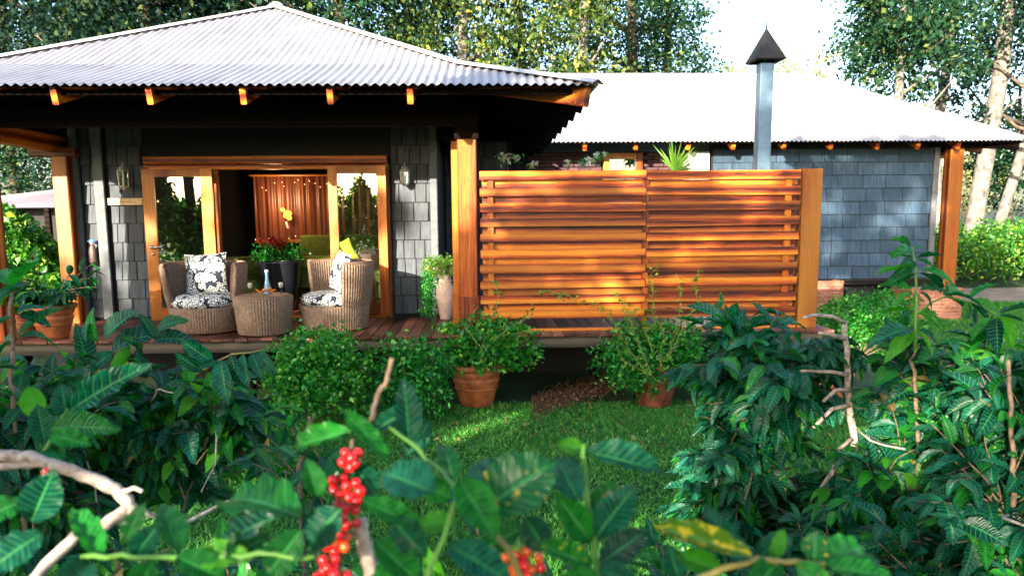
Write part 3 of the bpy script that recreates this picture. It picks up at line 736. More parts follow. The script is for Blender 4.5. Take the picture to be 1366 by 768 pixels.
mb = MB(); mb.v = [(X0,EY+.05,EZ-.04),(XE-.04,EY+.05,EZ-.04),(XR,RY,RZ-.04),(X0,RY,RZ-.04),(XE-.06,2*RY-EY,EZ-.04)]; mb.f = [(0,1,2,3),(1,4,2)]; mb.build('roof_lining', M['beam_shadedx'], wing)
mb = MB(); mb.tube([(X0,RY,RZ+.0),(XR,RY,RZ+.0)], .06, 8); mb.build('ridge_cap', M['tin2'], wing)
mb = MB(); mb.tube([(XR,RY,RZ),(XE,EY,EZ+.02)], .05, 8); mb.build('ridge_cap', M['tin2'], wing)
for px in (720, 780, 848, 918, 978, 1046, 1108, 1170, 1224, 1278):
    x = aty(px, 196, 15.75).x
    MB().bar((x, 15.72, EZ-.09), (x, 17.2, EZ-.09+1.48*k_), .16, .08).build('rafter', M['wood_y'], wing)
for y in (17.0, 18.4, 19.8): MB().bar((9.9, y, EZ+.25), (XE-.08, y, EZ-.10), .14, .07).build('rafter', M['wood_x'], wing)
MB().bar((9.8, 16.2, EZ+.02), (XE-.12, EY+.15, EZ-.09), .18, .08).build('hip_rafter', M['beam_shadedx'], wing)
WW = 16.3
xl_w = aty(948, 215, WW).x; xr_w = 10.06
w2 = MB(); w2.box(xl_w+.0, xr_w, WW+.02, WW+.15, .80, 3.95); w2.box(xr_w-.1, xr_w, WW+.15, 24.5, .8, 3.95); wall2 = w2.build('wall', M['dark'], wing)
shingle_area(xl_w+.05, xr_w-.12, .86, 3.62, WW+.02, .283, [.44,.56,.66,.50,.38], M['shingle_blue'], wall2, 'b', skip=lambda x, z: x < 6.4 and z < 2.2)
MB().bar((xr_w-.06, WW-.02, .84), (xr_w-.06, WW-.02, 3.7), .12, .06, (1,0,0)).build('corner_board', M['board_grey'], wall2)
# left part: fascia band, dark brick-like louvred wall, framed window
w3 = MB(); w3.box(-1.4, xl_w-.35, WW+.42, WW+.55, .80, 3.9); wall3 = w3.build('wall', M['dark'], wing)
MB().box(-1.4, xl_w-.33, WW+.33, WW+.42, 3.67, 3.98).build('fascia_board', M['band_blue'], wing)
bw = []
t = NT('dark_purple_brick'); co = t.coords((1,1,1)); t.l(t.mix(t.rand, (.055,.022,.03), (.11,.045,.05)), t.b.inputs['Base Color']); t.b.inputs['Roughness'].default_value = .8; M['dbrick'] = t.m
bme = bpy.data.meshes.new('brick'); _b = MB().bar((-.115,0,0),(.115,0,0),.066,.07); bme.from_pydata(_b.v, [], _b.f); bme.materials.append(M['dbrick'])
zz = 3.06; r_ = 0
wx0, wx1 = aty(808,215,WW+.4).x, aty(852,215,WW+.4).x
while zz < 3.66:
    xx = 1.2 + (r_ % 2)*.125
    while xx < xl_w-.5:
        if not (wx0-.12 < xx < wx1+.12): inst('brick', bme, wall3, (xx, WW+.41, zz), (0,0,random.uniform(-.02,.02)))
        xx += .25
    zz += .08; r_ += 1
wn = MB().bar((wx0, WW+.34, 2.2), (wx0, WW+.34, 3.64), .14, .12, (1,0,0)).build('window', M['door'], wing)
MB().bar((wx1, WW+.34, 2.2), (wx1, WW+.34, 3.64), .14, .12, (1,0,0)).build('frame', M['door'], wn)
MB().bar((wx0+.07, WW+.34, 3.58), (wx1-.07, WW+.34, 3.58), .13, .10).build('frame', M['door'], wn)
mb = MB(); mb.v = [(wx0,WW+.37,2.2),(wx1,WW+.37,2.2),(wx1,WW+.37,3.55),(wx0,WW+.37,3.55)]; mb.f = [(0,1,2,3)]; mb.build('pane', M['glass'], wn)
xa, xb = aty(919,210,WW-.1).x, aty(946,210,WW-.1).x
MB().box(xa, xb, WW-.12, WW+.42, .8, 3.62).build('white_pier', M['white'], wing)
# crawl space backed by an added dark sheet for shade, posts, brick footings
MB().box(4.0, 9.9, WW+.5, WW+.6, -.02, .80).build('crawl_space_shade', M['dark'], wing)
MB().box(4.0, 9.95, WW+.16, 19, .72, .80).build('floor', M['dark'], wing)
rp = MB().bar((10.28, WW-.18, .70), (10.28, WW-.18, 3.66), .30, .26, (1,0,0), .05).build('post', M['wood_z'], wing)

def brick_pier(x0, x1, y0, y1, z1, label):
    e = empty('brick_pier', ((x0+x1)/2, y0, 0), label, 'brick pier', 'brick footings of the wing')
    MB().box(x0+.012, x1-.012, y0+.012, y1-.012, -.02, z1-.012).build('mortar_core', M['mortar'], e)
    me = bpy.data.meshes.get('red_brick_unit')
    if me is None:
        me = bpy.data.meshes.new('red_brick_unit'); b = MB().bar((-.108,0,0),(.108,0,0),.066,.10); me.from_pydata(b.v, [], b.f); me.materials.append(M['brick'])
    z = .035; r = 0
    while z < z1:
        x = x0+.108 - (r % 2)*.0
        n = max(1, int(round((x1-x0)/.226)))
        st = (x1-x0)/n
        for i in range(n + (r % 2)):
            xx = x0 + (i+.5)*st - (r % 2)*st/2
            sc_x = 1
            if r % 2 and i in (0, n): sc_x = .48; xx += (st*.25 if i == 0 else -st*.25)
            inst('brick', me, e, (xx, y0+.045+random.uniform(-.005,.005), z), (0,0,random.uniform(-.03,.03)), (sc_x,1,1))
        for j in range(int((y1-y0)/.226)):
            inst('brick', me, e, (x0+.045, y0+.22+j*.226, z), (0,0,math.pi/2)); inst('brick', me, e, (x1-.045, y0+.22+j*.226, z), (0,0,math.pi/2))
        z += .078; r += 1
    return e
xa = aty(1086,385,15.9).x; brick_pier(xa, xa+.62, 15.85, 16.2, .84, 'low red brick pier just right of the screen end post, under the wing')
xa = aty(1215,385,15.6).x; brick_pier(xa, xa+1.15, 15.6, 16.4, .66, 'broad red brick footing under the corner post of the wing')
xa = aty(1172,395,15.4).x
st = empty('timber_step', (xa, 15.4, 0), 'low orange timber step beside the broad brick footing', 'step')
for i in range(3): MB().bar((xa, 15.3, .10+.19*i), (xa+.62, 15.3, .10+.19*i), .17, .05).build('step_board', M['wood_x'], st)
MB().bar((xa, 15.45, .62), (xa+.62, 15.45, .62), .03, .30, (0,0,1)).build('tread', M['wood_x'], st)

# flue
fl = empty('chimney', (4.5, 12, 0), 'square blue-grey metal chimney flue with a black pointed cap', 'chimney')
p0 = aty(1018.5, 228, 12.0); cx = (aty(1006,150,12.0).x + aty(1031,150,12.0).x)/2
MB().bar((cx, 12, 0), (cx, 12, 4.52), .205, .205, (1,0,0), .05).build('flue', M['metal'], fl)
MB().bar((cx, 12, 4.50), (cx, 12, 4.61), .215, .215, (1,0,0), .05).build('flue_collar', M['metal'], fl)
for z in (2.2, 3.35): MB().bar((cx, 12, z), (cx, 12, z+.03), .211, .211, (1,0,0), .05).build('seam_band', M['metal'], fl)
mb = MB(); h = .24; zb = 4.66; 
mb.v = [(cx-h,12-h,zb),(cx+h,12-h,zb),(cx+h,12+h,zb),(cx-h,12+h,zb),(cx,12,zb+.50),(cx-h+.03,12-h+.03,zb-.02),(cx+h-.03,12-h+.03,zb-.02),(cx+h-.03,12+h-.03,zb-.02),(cx-h+.03,12+h-.03,zb-.02),(cx,12,zb+.44)]
mb.f = [(0,1,4),(1,2,4),(2,3,4),(3,0,4),(6,5,9),(7,6,9),(8,7,9),(5,8,9),(0,5,6,1),(1,6,7,2),(2,7,8,3),(3,8,5,0)]
mb.build('cap', M['cap'], fl)
MB().tube([(cx,12,4.58),(cx,12,zb+.45)], .012, 6).build('cap_rod', M['metal'], fl)
MB().tube([(cx,12,zb+.46),(cx,12,zb+.60)], [.014,.004], 6).build('finial', M['cap'], fl)

# ================================================================== FURNITURE
def ribbed_ring(c, prof, a0, a1, amp=.013, ribs=None, rx=1, ry=1, closed=False):
    """vertical wicker ribs round a profile of (radius, z)"""
    mb = MB(); ribs = ribs or int(abs(a1-a0)*prof[0][0]/.030); n = ribs*5; m = len(prof)
    cols = n if closed else n+1
    for i in range(cols):
        a = a0+(a1-a0)*i/n
        for r, z in prof:
            q = r + amp*abs(math.sin(math.pi*ribs*i/n))
            mb.v.append((c[0]+q*math.cos(a)*rx, c[1]+q*math.sin(a)*ry, c[2]+z))
    for i in range(n):
        i2 = (i+1) % cols
        mb.f += [(i*m+j, i2*m+j, i2*m+j+1, i*m+j+1) for j in range(m-1)]
    return mb
def pillow_mb(c, U, V_, Nn, su, sv, th):
    mb = MB(); n = 14; c = Vector(c)
    for sgn in (1, -1):
        k = len(mb.v)
        for i in range(n+1):
            for j in range(n+1):
                u, v = -1+2*i/n, -1+2*j/n; e = max(0, (1-abs(u)**2.6)*(1-abs(v)**2.6))
                pin = 1-.07*(1-abs(v)**1.5)*abs(u)**3; pin2 = 1-.07*(1-abs(u)**1.5)*abs(v)**3
                mb.v.append(tuple(c+U*u*su*pin+V_*v*sv*pin2+Nn*sgn*th*e**.5))
        for i in range(n):
            for j in range(n):
                f = (k+i*(n+1)+j, k+(i+1)*(n+1)+j, k+(i+1)*(n+1)+j+1, k+i*(n+1)+j+1); mb.f.append(f if sgn > 0 else f[::-1])
    return mb
def tub_chair(c, face, op, label, s=1.0):
    """face = direction angle the sitter looks"""
    e = empty('wicker_armchair', c, label, 'armchair', 'wicker tub chairs on the veranda')
    c = Vector(c); b0, b1 = .395*s, .425*s
    ribbed_ring(c, [(b0*.97,.015),(b0,.03),(b0*1.02,.15),(b1,.30),(b1*.98,.315),(b1*.8,.318)], 0, 2*math.pi, closed=True).build('base', M['wicker'], e, smooth=True)
    a0, a1 = face+op, face+2*math.pi-op
    out = ribbed_ring(c, [(b1,.30),(b1+.03,.45),(b1+.055,.62),(b1+.075,.80),(b1+.060,.83),(b1+.030,.835),(b1+.005,.81),(b1-.02,.62),(b1-.045,.32)], a0, a1)
    m = 9; n = len(out.v)//m
    out.f += [tuple(range(0, m)), tuple(range((n-1)*m, n*m))[::-1]]
    out.build('backrest', M['wicker'], e, smooth=True)
    # rolled rim
    rim = MB(); rim.tube([c+Vector((math.cos(a)*(b1+.05), math.sin(a)*(b1+.05), .828)) for a in [a0+(a1-a0)*i/40 for i in range(41)]], .024, 8); rim.build('rim', M['wicker'], e, smooth=True)
    for k in range(4): 
        a = face+math.pi/4+k*math.pi/2; MB().lathe(c+Vector((math.cos(a)*.3, math.sin(a)*.3, 0)), [(.02,0),(.02,.03)], 8).build('foot', M['planter'], e)
    cu = MB(); n = 40; prof = [(.30,-.01),(.37,-.005),(.405,.03),(.41,.07),(.385,.115),(.30,.14),(.15,.15),(.01,.152)]
    for r, z in prof: cu.v += [(c.x+(r*s+ .004*math.sin(9*a))*math.cos(a), c.y+(r*s+.004*math.sin(9*a))*math.sin(a), c.z+.32+z) for a in [2*math.pi*k/n for k in range(n)]]
    cu.f = [(i*n+k, i*n+(k+1)%n, (i+1)*n+(k+1)%n, (i+1)*n+k) for i in range(len(prof)-1) for k in range(n)]
    cu.build('seat_cushion', M['floral'], e, smooth=True)
    return e
ch1 = atz(263, 447, .9); ch1 = Vector((ch1.x, ch1.y+.36, .902))
ch2 = atz(440, 444, .9); ch2 = Vector((ch2.x, ch2.y+.36, .902))
f1, f2 = R(-84), R(-143)
tub_chair(ch1, f1, R(58), 'wicker tub armchair left of the small table, floral pillow upright in it')
tub_chair(ch2, f2, R(76), 'wicker tub armchair right of the small table, turned towards it')
def pillow(c, face, tilt, roll, su, label):
    Nn = Vector((math.cos(face)*math.cos(tilt), math.sin(face)*math.cos(tilt), math.sin(tilt)))
    U = Vector((-math.sin(face), math.cos(face), 0)); V_ = Nn.cross(U)
    U2 = U*math.cos(roll)+V_*math.sin(roll); V2 = V_*math.cos(roll)-U*math.sin(roll)
    root = Vector(c); o = pillow_mb((0,0,0), U2, V2, Nn, su, su, .075).build('pillow', M['floral'], None, smooth=True); o.location = root
    tag(o, label, 'pillow'); return o
pillow(ch1+Vector((-math.cos(f1)*.16-.02, -math.sin(f1)*.16, .70)), f1-.05, .22, .05, .255, 'square blue-black and white floral pillow standing in the left armchair')
pillow(ch2+Vector((.07, .06, .71)), R(-152), .30, -.10, .25, 'floral pillow leaning in the back of the right armchair')
# side table
tb = atz(344, 450, .9); tb = Vector((tb.x, tb.y+.30, .902))
te = empty('wicker_table', tb, 'round woven wicker side table between the two armchairs', 'table')
ribbed_ring(tb, [(.29,.015),(.295,.03),(.32,.25),(.335,.44),(.325,.455),(.28,.457)], 0, 2*math.pi, closed=True).build('drum', M['wicker'], te, smooth=True)
mb = MB(); mb.lathe(tb, [(.30,.450),(.315,.456),(.318,.464),(.30,.47),(.01,.47)], 40); mb.build('tabletop', M['wicker'], te, smooth=True)
for k in range(3): MB().lathe(tb+Vector((math.cos(k*2.1-1.5)*.22, math.sin(k*2.1-1.5)*.22, 0)), [(.015,0),(.015,.03)], 8).build('foot', M['planter'], te)
tz = .902+.47
def ontable(dx, dy): return Vector((tb.x+dx, tb.y+dy, tz))
bo = ontable(.02, .12)
t = NT('pale_blue_glass_bottle'); t.b.inputs['Base Color'].default_value = (.35,.62,.85,1); t.b.inputs['Roughness'].default_value = .08; t.b.inputs['Transmission Weight'].default_value = .55; M['bottleglass'] = t.m
be = empty('bottle', bo, 'slim pale blue glass bottle standing on the wicker table', 'bottle')
mb = MB(); mb.lathe(bo, [(.036,.0),(.04,.01),(.04,.07),(.028,.13),(.018,.18),(.017,.25),(.02,.26)], 16); mb.build('bottle_body', M['bottleglass'], be, smooth=True)
mb = MB(); mb.lathe(bo, [(.018,.26),(.022,.262),(.022,.285),(.01,.29)], 12); mb.build('stopper', M['white'], be, smooth=True)
for dx, dy, lb in ((-.16,.03,'small clear stemmed glass on the left of the wicker table'),(.20,.06,'small clear stemmed glass on the right of the wicker table')):
    q = ontable(dx, dy); ge = empty('wine_glass', q, lb, 'glass', 'stemmed glasses on the table')
    mb = MB(); mb.lathe(q, [(.03,0),(.028,.004),(.005,.008),(.004,.07)], 14); mb.build('stem', M['clear_glass'], ge, smooth=True)
    mb = MB(); mb.lathe(q, [(.005,.07),(.022,.085),(.028,.11),(.026,.14)], 14, close=False); mb.build('bowl', M['lantern'], ge, smooth=True)
for dx, dy, lb in ((.0,-.10,'orange lily bloom lying left on the wicker table'),(.105,-.08,'orange lily bloom lying right on the wicker table')):
    q = ontable(dx, dy); fe = empty('lily_flower', q, lb, 'flower', 'orange lilies on the table')
    for k in range(6):
        a = k*math.pi/3+dx*9; d = Vector((math.cos(a), math.sin(a)*.8, .55+.25*math.sin(k*2.))); mb = MB(); sd = Vector((-math.sin(a), math.cos(a), 0))
        p0 = q+Vector((0,0,.03)); mb.v = [tuple(p0), tuple(p0+d*.05+sd*.022), tuple(p0+d*.095-Vector((0,0,.012))), tuple(p0+d*.05-sd*.022)]; mb.f = [(0,1,2),(0,2,3)]
        mb.build('petal', M['orangeflower'], fe)

# room things
pl = empty('planter', (-2.9, 11.6, .88), 'tall glossy black planter just inside the open doors', 'planter')
pq = aty(374, 362, 11.6); PR = .33
mb = MB(); mb.lathe((pq.x,11.6,.885), [(.24,0),(.27,.3),(.33,.72),(.34,.76),(.31,.77),(.29,.70),(.02,.69)], 32); mb.build('planter_body', M['planter'], pl, smooth=True)
fp = empty('flower_plant', (pq.x, 11.6, 1.6), 'bushy plant with red flowers growing in the black planter', 'flowers')
P = clumps((pq.x,11.6,1.76), (.36,.30,.16), 60, 16, .07); cloud_obj('foliage', P, .07, .03, M['shrub'], fp, 'stuff')
P = clumps((pq.x-.07,11.5,1.92), (.22,.20,.10), 16, 22, .035); cloud_obj('blossom', P, .04, .035, M['redflower'], fp, 'stuff')
MB().tube([(pq.x,11.6,1.5),(pq.x,11.6,1.8)], .02, 6).build('stem', M['green_stem'], fp)
def rounded(x0,x1,y0,y1,z0,z1,r=.06):
    mb = MB(); 
    import bmesh
    bm = bmesh.new(); bmesh.ops.create_cube(bm, size=1)
    for v in bm.verts: v.co = Vector(((x0+x1)/2+v.co.x*(x1-x0), (y0+y1)/2+v.co.y*(y1-y0), (z0+z1)/2+v.co.z*(z1-z0)))
    bmesh.ops.bevel(bm, geom=bm.edges[:], offset=r, segments=3, affect='EDGES', profile=.6)
    mb.v = [tuple(v.co) for v in bm.verts]; mb.f = [tuple(v.index for v in f.verts) for f in bm.faces]; bm.free(); return mb
sf = empty('sofa', (-2.2, 13.4, .88), 'long green sofa along the back wall of the room', 'sofa')
xs0, xs1 = aty(395,350,13.3).x, -.85
for i in range(3):
    a = xs0+(xs1-xs0)*i/3; b = xs0+(xs1-xs0)*(i+1)/3
    rounded(a+.01,b-.01,13.55,13.8,1.25,1.98,.05).build('back_cushion', M['green_fabric'], sf, smooth=True)
    rounded(a+.01,b-.01,12.95,13.55,1.15,1.38,.05).build('seat_cushion', M['green_fabric'], sf, smooth=True)
rounded(xs0,xs1,12.95,13.8,.90,1.15,.03).build('sofa_base', M['green_fabric'], sf, smooth=True)
q = aty(324, 370, 11.9)
ga = empty('tub_chair', (q.x, 11.9, .88), 'rounded green upholstered chair just inside the doors, left of the planter', 'armchair')
mb = MB(); n = 20
for i in range(n+1):
    a = R(20)+R(250)*i/n
    for r, z in ((.36,0),(.37,.5),(.36,.72),(.31,.78),(.27,.7),(.26,.3)): mb.v.append((q.x+.05+r*math.cos(a), 11.9+r*math.sin(a), .9+z))
for i in range(n): mb.f += [(i*6+j, (i+1)*6+j, (i+1)*6+j+1, i*6+j+1) for j in range(5)]
mb.build('backrest', M['green_fabric'], ga, smooth=True)
mb = MB(); mb.lathe((q.x+.05,11.9,.9), [(.25,.05),(.27,.1),(.28,.36),(.24,.42),(.02,.43)], 24); mb.build('seat', M['green_fabric'], ga, smooth=True)
q = aty(426, 349, 12.2); o = rounded(-.28,.22,-.15,.15,-.09,.09,.05).build('cushion', M['lime_fabric'], None, smooth=True); o.location = (q.x, 12.2, q.z); tag(o, 'bright lime green flat cushion on a seat behind the planter', 'cushion')
st_ = rounded(-.3,.3,-.2,.2,-.4,-.09,.04).build('stool', M['green_fabric'], None, smooth=True); st_.location = (q.x, 12.2, q.z); st_.scale = (1,1,1); tag(st_, 'green upholstered stool under the lime cushion', 'stool')
sb = rounded(-.22,.22,-.16,.16,-.1,.1,.04).build('stool_legs_box', M['planter'], st_, local=True); sb.name = 'stool_base'; sb.location = (0,0,-.5); sb.scale = (1,1,1.6)
q = aty(465, 334, 11.3); o = pillow_mb((0,0,0), Vector((.9,0,.43)).normalized(), Vector((-.43,0,.9)).normalized(), Vector((0,-1,0)), .09, .17, .05).build('cushion', M['lime_fabric'], None, smooth=True); o.location = (q.x, 11.3, q.z); tag(o, 'leaf-shaped yellow-green cushion seen through the right door glass', 'cushion')
q2 = rounded(q.x-.3,q.x+.35,11.35,11.5,.9,q.z-.04,.05).build('bench_back', M['brown_bag'], None, smooth=True); tag(q2, 'dark brown bench back behind the right door glass', 'bench')
# copper panel on the back wall + fairy lights + amber lamp
pn = empty('wall_hanging', (-2, 13.9, 2.2), 'reddish-brown draped hanging glowing dimly above the sofa', 'curtain')
A = aty(338, 236, 13.9); B = aty(442, 319, 13.9)
dr = MB(); nx = 160
for i in range(nx+1):
    x_ = A.x+(B.x+1.2-A.x)*i/nx; y_ = 13.86+.014*math.sin(i*.55+1.6*math.sin(i*.11))+.03*math.sin(i*.17+1)+.008*math.sin(i*1.1)
    dr.v += [(x_, y_, B.z), (x_, y_, A.z)]
dr.f = [(2*i, 2*i+2, 2*i+3, 2*i+1) for i in range(nx)]
dr.build('drape', M['copper'], pn, smooth=True)
MB().tube([(A.x-.05,13.82,A.z+.02),(B.x+1.25,13.82,A.z+.02)], .02, 8).build('curtain_rod', M['door'], pn)
MB().bar((A.x, 13.84, B.z-.03), (B.x+1.2, 13.84, B.z-.03), .06, .08).build('shelf_rail', M['door'], pn)
fl_ = empty('string_lights', (A.x, 13.8, A.z), 'string of tiny warm lights along the top and bottom of the reddish-brown hanging', 'fairy lights')
random.seed(4)
pts = [(A.x+i*.12, B.z+.02+random.uniform(-.03,.05)) for i in range(19)] + [(A.x+.1+random.random()*1.5, A.z-.06-abs(random.gauss(0,.10))) for i in range(16)]
bmesh_b = bpy.data.meshes.new('bulb'); _b = MB().ball((0,0,0), .007, 6, 4); bmesh_b.from_pydata(_b.v, [], _b.f); bmesh_b.materials.append(M['bulb'])
for x_, z_ in pts: inst('bulb', bmesh_b, fl_, (x_, 13.83, z_))
q = aty(381, 285, 13.7)
lm = empty('wall_lamp', (q.x, 13.7, q.z), 'lit amber petal-shaped lamp before the reddish-brown hanging', 'lamp')
for k, (dx_, dz_, rr_) in enumerate(((-.05,.07,.045),(.03,.0,.075),(.05,-.08,.05),(-.02,-.04,.045))):
    mb = MB(); mb.ball((q.x+dx_, 13.7+.02*k, q.z+dz_), rr_, 12, 8, .8); mb.build('lamp_shade', M['lampglow'], lm, smooth=True)
MB().tube([(q.x,13.7,q.z-.14),(q.x+.03,13.7,q.z-.26)], .02, 8).build('lamp_stem', M['white'], lm)
pd = bpy.data.lights.new('lamp_light', 'POINT'); pd.energy = 11; pd.color = (1,.62,.30); pd.shadow_soft_size = .12
po = bpy.data.objects.new('lamp_light', pd); C.objects.link(po); po.location = (q.x-.05, 13.25, q.z+.25)

# ================================================================== POTS AND VERANDA PLANTS
def pot(base, s, mat, label, cat='pot', group=None):
    e = empty('terracotta_pot', base, label, cat, group)
    mb = MB(); mb.lathe(base, [(.17*s,0),(.19*s,.02*s),(.235*s,.20*s),(.27*s,.30*s),(.275*s,.32*s),(.255*s,.335*s),(.27*s,.36*s),(.30*s,.44*s)], 36); mb.build('pot_body', mat, e, smooth=True)
    mb = MB(); mb.lathe(base, [(.295*s,.43*s),(.325*s,.44*s),(.33*s,.49*s),(.30*s,.50*s),(.28*s,.45*s),(.02,.44*s)], 36); mb.build('pot_rim', mat, e, smooth=True)
    mb = MB(); mb.lathe(base, [(.245*s,.205*s),(.255*s,.215*s),(.25*s,.23*s)], 36, close=False); mb.build('band', mat, e, smooth=True)
    return e
def bushy(name, c, rad, n, L, W, mats, label, cat, stems_from, shell=.35, group=None, droop=.3, twigs=14):
    e = empty(name, stems_from, label, cat, group)
    k = n//len(mats)
    for i, mt in enumerate(mats):
        P = clumps(c, rad, k//14, 14, min(rad)*.22, shell); cloud_obj('foliage', P, L, W, mt, e, 'stuff', droop)
    mb = MB(); c = Vector(c)
    for i in range(twigs):
        q = c+Vector((random.gauss(0,.5)*rad[0], random.gauss(0,.5)*rad[1], random.gauss(0,.5)*rad[2]))
        mid = Vector(stems_from).lerp(q, .5)+Vector((0,0,.08)); mb.tube([stems_from, mid, q], [.010,.006,.002], 5)
    mb.build('stem', M['twig_brown'], e)
    return e
random.seed(31)
p1 = atz(636, 545, 0); p1.y += .2; p2 = atz(878, 545, 0); p2.y += .2
pot(p1+Vector((0,0,0)), 1.06, M['terra'], 'terracotta pot on the lawn edge below the veranda post', group='terracotta pots before the deck')
M['terra_dk'] = plain('dark_terracotta', (.20,.055,.03), .65, var=.35, sc_=9)  # darker, more mottled terracotta
pot(p2, 1.06, M['terra_dk'], 'darker terracotta pot under the trailing vine', group='terracotta pots before the deck')
bushy('potted_shrub', (p1.x+.10, p1.y-.02, .74), (.66,.46,.36), 7000, .07, .040, [M['shrub'], M['shrub_lt']], 'leafy green shrub spilling from the terracotta pot below the veranda post', 'shrub', (p1.x, p1.y, .40))
bushy('potted_shrub', (p2.x-.05, p2.y-.06, .62), (.68,.46,.46), 8500, .06, .034, [M['shrub'], M['shrub']], 'dense shrub spilling over the dark pot under the screen', 'shrub', (p2.x, p2.y, .40))
q = atz(420, 560, 0)
bushy('round_shrub', (aty(425,485,7.9).x, 7.9, .64), (.60,.45,.50), 6500, .055, .038, [M['shrub'], M['shrub_lt']], 'rounded fine-leaved green shrub in front of the right armchair', 'shrub', (aty(425,485,7.9).x, 7.9, 0))
bushy('low_shrub', (aty(547,505,8.1).x, 8.1, .50), (.46,.40,.50), 4200, .055, .035, [M['shrub'], M['shrub']], 'dark green shrub between the round shrub and the first pot', 'shrub', (aty(547,505,8.1).x, 8.1, 0))
bushy('low_shrub', (aty(330,540,6.6).x, 6.6, .30), (.55,.40,.30), 2600, .055, .03, [M['shrub_lt'], M['shrub']], 'yellowish low shrub behind the left coffee leaves', 'shrub', (aty(330,540,6.6).x, 6.6, 0))
bushy('low_shrub', (aty(1150,425,11.5).x, 11.5, .55), (.9,.6,.42), 4200, .07, .035, [M['shrub'], M['shrub_lt']], 'bright green undergrowth in front of the wing crawl space', 'shrub', (aty(1150,425,11.5).x, 11.5, 0))
bushy('low_shrub', (aty(1170,405,14.6).x, 14.6, .4), (1.0,.5,.42), 2600, .08, .04, [M['shrub'], M['shrub']], 'dark green shrub at the foot of the wing wall', 'shrub', (aty(1170,405,14.6).x, 14.6, 0))
q = atz(1115, 545, 0)
pot(Vector((q.x,q.y+.2,0)), .85, M['terra'], 'terracotta pot half hidden behind the pruned coffee stem', group='terracotta pots before the deck')
P = clumps((q.x-.05,q.y+.2,.55), (.25,.2,.12), 20, 10, .05); of = empty('potted_flowers', (q.x,q.y+.2,.4), 'small plant with orange flowers in the half hidden pot', 'flowers')
cloud_obj('foliage', P, .06, .03, M['shrub'], of, 'stuff'); cloud_obj('blossom', clumps((q.x-.1,q.y+.15,.66),(.12,.1,.04),5,8,.03), .05, .04, M['orangeflower'], of, 'stuff')
# tall vase with fern
q = aty(594, 400, 10.12); vz = Vector((q.x, 10.12, .902))
ve = empty('tall_vase', vz, 'tall pale pink clay vase on the deck beside the veranda post', 'vase')
mb = MB(); mb.lathe(vz, [(.065,0),(.075,.02),(.10,.15),(.125,.32),(.12,.42),(.085,.50),(.075,.56),(.095,.60),(.105,.61),(.09,.60),(.03,.55)], 28); mb.build('vase_body', M['vase'], ve, smooth=True)
fe = bushy('fern', (vz.x-.06, vz.y-.02, 1.62), (.26,.2,.15), 1800, .055, .012, [M['fern'], M['fern']], 'light green feathery fern arching out of the tall vase', 'fern', (vz.x, vz.y, 1.45), twigs=18)
P = np.array([(vz.x-.21+random.gauss(0,.05), vz.y-.02+random.gauss(0,.05), .95+random.random()*.62) for _ in range(1100)]); cloud_obj('trailing_foliage', P, .045, .016, M['shrub'], fe, 'stuff', 1.2)
P = np.array([(vz.x-.03+random.gauss(0,.06), vz.y-.10+random.gauss(0,.02), 1.28+random.random()*.32) for _ in range(170)]); cloud_obj('blossom', P, .022, .02, M['whiteflower'], fe, 'stuff')
# left potted plant on the deck
q = atz(62, 462, .9); lp = Vector((-5.02, 8.95, .902))
pot(lp, .80, M['terra'], 'terracotta pot at the far left of the deck', group='terracotta pots on the deck')
pot(Vector((-5.5, 9.3, .902)), .5, M['terra'], 'small terracotta pot by the front left veranda post', group='terracotta pots on the deck')
random.seed(12)
e = empty('potted_shrub', lp+Vector((0,0,.4)), 'large-leaved dark shrub in the pot at the far left of the deck', 'shrub'); items = []; mb = MB()
for i in range(24):
    a = random.random()*6.28; pts = sprig(lp+Vector((0,0,.36)), (math.cos(a)*.8, math.sin(a)*.8, 1.2), .45+.3*random.random(), .9, .006); mb.tube(pts, .005, 5)
    items += leaves_along(pts, .12, .20, mixkeys(cof=6, cof_g=3), .2, .6)
mb.build('stem', M['twig_brown'], e); place_leaves(e, items)
